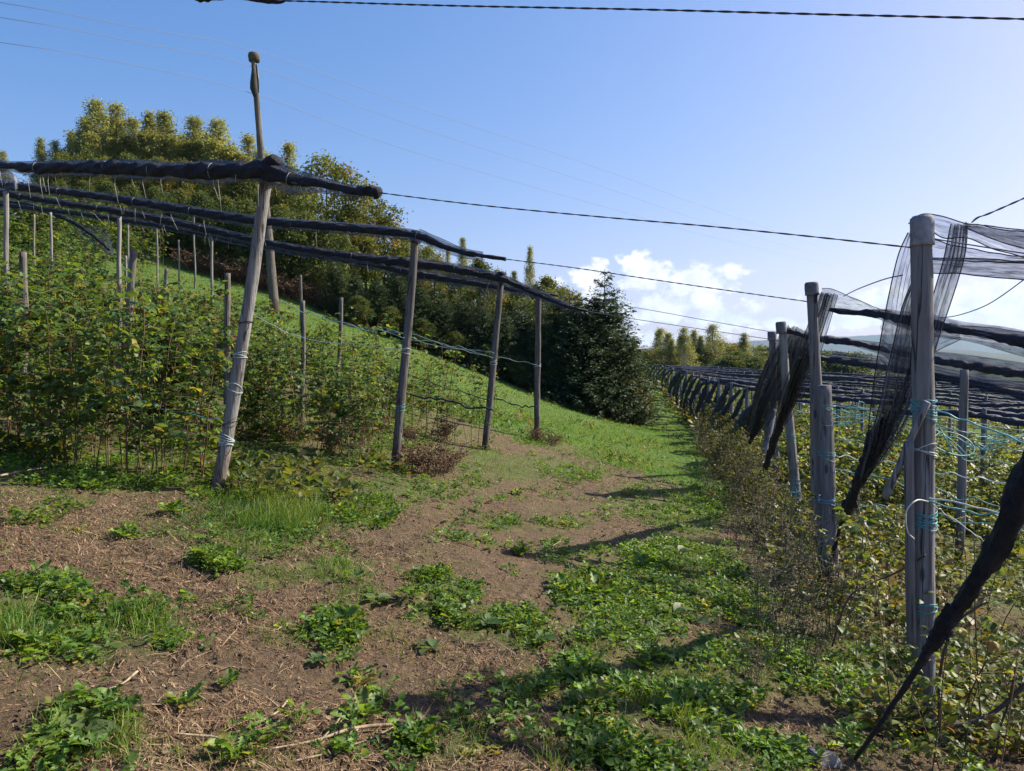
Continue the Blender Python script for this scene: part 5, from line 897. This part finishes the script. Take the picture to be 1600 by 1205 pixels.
# leafy mass right along the verge of the far rows
n0 = 26000; yy = R.uniform(50, 114, n0); xx = 6 + R.random(n0) * 62; px = 800 + 1200 * xx / yy; k = (px < 1760) & (xx > 11 + (yy - 55) * .05) & (R.random(n0) < np.clip((fbm(xx * .5, yy * .35, 161, 3) - .36) * 5, .1, 1)); xx, yy = xx[k], yy[k]
weeds('raspberry_mass', 'distant mass of raspberry foliage beyond the last low nets', xx, yy, R.uniform(.14, .30, len(xx)), 8, 1.6, DIA, [(4, (.055, .085, .024)), (4, (.085, .115, .034)), (2, (.14, .15, .05))], 0, 1.1, .32)
# clods of earth
x, y = scatter(7000, -6, 4.5, 2.3, 11); z = H(x, y); k = (lawn(x, y) < .4) & (R.random(len(x)) < np.clip((fbm(x * 1.2, y * 1.2, 181, 4) - .40) * 5, .06, 1)); x, y, z = x[k], y[k], z[k]; n = len(x)
ov = np.array([(1, 0, 0), (-1, 0, 0), (0, 1, 0), (0, -1, 0), (0, 0, 1), (0, 0, -.6), (.6, .6, .5), (-.6, .5, .6), (.5, -.6, .55), (-.55, -.6, .4)], float); bm = bmesh.new(); [bm.verts.new(v) for v in ov]; bmesh.ops.convex_hull(bm, input=bm.verts); bmesh.ops.triangulate(bm, faces=bm.faces[:]); bm.verts.index_update(); of = np.array([[v.index for v in f.verts] for f in bm.faces]); ov = np.array([v.co[:] for v in bm.verts]); bm.free()
g = Geo(); s = (.003 + .013 * R.random(n) ** 3); g.inst(ov, of, np.c_[x, y, z + s * .2], flat_frames(x, y, n, .8), np.c_[s * R.uniform(.6, 1.5, n), s * R.uniform(.6, 1.5, n), s * R.uniform(.5, 1, n)], pal(n, [(4, (.15, .10, .065)), (3, (.22, .155, .10)), (2, (.09, .06, .04)), (.2, (.33, .28, .22))], .25))
tag(g.obj('soil_clods', STONE, smooth=False), 'small clods of earth and pebbles on the brown ground', 'soil clods', None, 'stuff')
# single broad-leaved weeds
def rosette(seed, nl, leaf, tmpl, cols, lo, hi, name='broadleaf_weed', w=1.):
    rs = np.random.default_rng(seed); global R; R = rs; e = empty(name, (0, 0, 0), 'x', 'weed'); a = np.arange(nl) * 2.4 + rs.uniform(-.3, .3, nl); elv = rs.uniform(lo, hi, nl); d = np.c_[np.cos(a) * np.cos(elv), np.sin(a) * np.cos(elv), np.sin(elv)]; s = leaf * rs.uniform(.6, 1.15, nl)
    g = Geo(); g.inst(tmpl[0], tmpl[1], d * .15 * s[:, None] + (0, 0, .012), frames(d, np.array([0, 0, 1.]) + rs.normal(0, .2, (nl, 3))), np.c_[s * w, s, s], pal(nl, cols, .2)); g.obj('leaves', LEAFM, e)
    g = Geo()
    for k in range(nl): tube(g, [(0, 0, 0), d[k] * .08 * s[k] + (0, 0, .008), d[k] * .17 * s[k] + (0, 0, .013)], .0025, 4, (.10, .13, .05), False)
    g.obj('stalks', DRY, e); return e
BD = Kind([rosette(500 + k, 7, .105, LEAF, [(4, (.10, .16, .055)), (3, (.07, .13, .035)), (2, (.14, .19, .07))], .0, .5, 'burdock_plant') for k in range(2)]); RO = Kind([rosette(510 + k, 19, .11, JAG, WC, .05, .8, 'weed_rosette', 1.15) for k in range(3)])
R = np.random.default_rng(91)
for k, (px, py, s, lb) in enumerate(((676, 1024, 1.0, 'broad pale burdock with spread leaves alone on brown litter'), (588, 950, .9, 'pale burdock above the bushy nettle clump'), (760, 985, .9, 'burdock at the left end of the weed strip in the middle'), (806, 992, 1.0, 'burdock in the middle of the weed strip'), (845, 1005, .85, 'burdock at the right end of the weed strip'), (1058, 868, 1.4, 'large pale burdock in the dense green verge'), (1000, 855, 1.0, 'burdock at the upper edge of the dense verge'), (1050, 965, 1.4, 'big-leaved burdock in the shaded middle of the verge'), (1090, 975, 1.1, 'burdock right of the big-leaved one in shade'), (1368, 1060, 1.3, 'bright burdock between verge and near right post'), (1340, 1035, 1.0, 'yellow-green burdock left of the bright one'), (120, 1165, 1.1, 'burdock leaf clump at the bottom left'), (490, 1045, .6, 'small yellowish burdock on the litter left of centre'), (890, 742, 1.2, 'pale weed where the grass begins beyond the litter'), (1120, 1085, .8, 'burdock low in the bottom right verge'), (775, 826, .8, 'small burdock alone in the middle distance'))):
    BD.put(k, G(px, py), R.uniform(0, 6), s, lb, 'burdock plants')
for k, (px, py, s, lb) in enumerate(((525, 990, 1.25, 'tallest bright green weed clump left of centre'), (565, 1128, 1.0, 'star-shaped weed rosette at the bottom centre'), (270, 803, 1.1, 'weed rosette below the foot of the nearest leaning post'), (195, 845, .8, 'flat little weed rosette at mid left'), (290, 1108, .7, 'small bright weed at lower left'), (355, 1085, .5, 'tiny weed right of the small bright one'), (930, 935, 1.5, 'big lush weed clump at the edge of the brown track'), (880, 935, 1.3, 'lush weed clump jutting left into the brown track'), (1000, 890, 1.2, 'lush weed beyond the big clump on the verge'), (370, 1195, .9, 'weed at the bottom edge left of centre'), (648, 1168, 1.0, 'weed beside the dry branch at bottom centre'), (812, 870, .7, 'small weed on the bare soil in the middle'), (808, 774, .9, 'weed on the litter right of the dead bracken'), (60, 1018, .9, 'weed at the left edge by the grass patch'), (600, 820, 1.1, 'weed at the right end of the tall grass clump'), (535, 802, 1.1, 'weed in the tall grass clump'), (690, 905, .8, 'weed left of the bare soil'), (640, 935, .9, 'weed above the lone burdock'))):
    RO.put(k, G(px, py), R.uniform(0, 6), s, lb, 'weed rosettes')
BD.drop(); RO.drop()
# branches and a block of stone
def branch(pts, r, label, tw_=()):
    W_ = [G(px, py) + (0, 0, .012 + r) for px, py in pts]; b = W_[0]; e = empty('fallen_branch', b, label, 'branch', 'dry branches on the ground'); g = Geo(); tube(g, smooth_path(W_, 26) - b, interp([r, r * .8, r * .4], 26), 6, (.34, .27, .18), True, .1, 9); g.obj('stick', BARK, e)
    for t_ in tw_:
        g = Geo(); tube(g, smooth_path([G(px, py) + (0, 0, .016) for px, py in t_], 14) - b, r * .5, 5, (.30, .23, .16)); g.obj('twig', BARK, e)
branch([(652, 1143), (560, 1156), (490, 1168), (420, 1180)], .008, 'long dry forked branch at the bottom centre', (((560, 1156), (525, 1180), (460, 1202)), ((500, 1166), (530, 1130), (540, 1110)), ((615, 1147), (570, 1172), (520, 1185))))
branch([(215, 1062), (190, 1085), (160, 1095)], .006, 'pale short stick lying on the litter at left'); branch([(345, 1168), (320, 1172), (270, 1170)], .006, 'thin straight stick near the bottom left')
branch([(0, 748), (40, 742), (70, 735)], .012, 'pale stick at the left edge under the bushes'); branch([(450, 1110), (430, 1135), (380, 1160)], .005, 'thin dry stalk left of the forked branch')
branch([(876, 850), (858, 862), (846, 868)], .004, 'short pale stalk on the bare soil')
b = G(1278, 1198); g = Geo(); tv = np.array([(-.11, -.10, -.06), (.13, -.12, -.06), (.14, .10, -.06), (-.10, .09, -.06), (-.085, -.07, .09), (.02, -.085, .115), (.12, .05, .045), (-.07, .07, .10), (.09, -.09, .06)])
e = empty('stone_block', b, 'grey broken stone block at the bottom edge left of the near right post', 'stone'); 
bm = bmesh.new(); [bm.verts.new(v) for v in tv]; bmesh.ops.convex_hull(bm, input=bm.verts); bmesh.ops.bevel(bm, geom=bm.edges[:], offset=.008, segments=2, affect='EDGES'); bmesh.ops.triangulate(bm, faces=bm.faces[:]); bm.verts.index_update()
g.add([v.co[:] for v in bm.verts], [[v.index for v in f.verts] for f in bm.faces], (.20, .195, .185)); bm.free(); o = g.obj('stone', STONE, None, False, b - (0, 0, .035)); o.scale = (.8, .8, .8)
bpy.data.objects.remove(e); tag(o, 'grey broken stone block at the bottom edge left of the near right post', 'stone'); o.name = 'stone_block'; o.rotation_euler = (0, .12, .5)
# ------------------------------------------------------------------ haze
def haze(dens):
    x0, x1, y0, y1, z0, z1 = -5000, 9000, -300, 7500, -260, 420
    v = [(a, b, c) for a in (x0, x1) for b in (y0, y1) for c in (z0, z1)]; me = bpy.data.meshes.new('haze'); me.from_pydata(v, [], [(0, 1, 3, 2), (4, 6, 7, 5), (0, 4, 5, 1), (2, 3, 7, 6), (0, 2, 6, 4), (1, 5, 7, 3)])
    m, t, o = mat('haze_air'); p = N(t, 'ShaderNodeVolumePrincipled'); p.inputs['Color'].default_value = (.40, .64, 1, 1); p.inputs['Density'].default_value = dens; p.inputs['Anisotropy'].default_value = .3
    t.links.new(p.outputs[0], o.inputs['Volume']); me.materials.append(m); ob = bpy.data.objects.new('haze', me); COL.objects.link(ob); ob['kind'] = 'stuff'; ob['label'] = 'thin blue haze in the valley air'
HAZE = 6.5e-5
if HAZE: haze(HAZE)
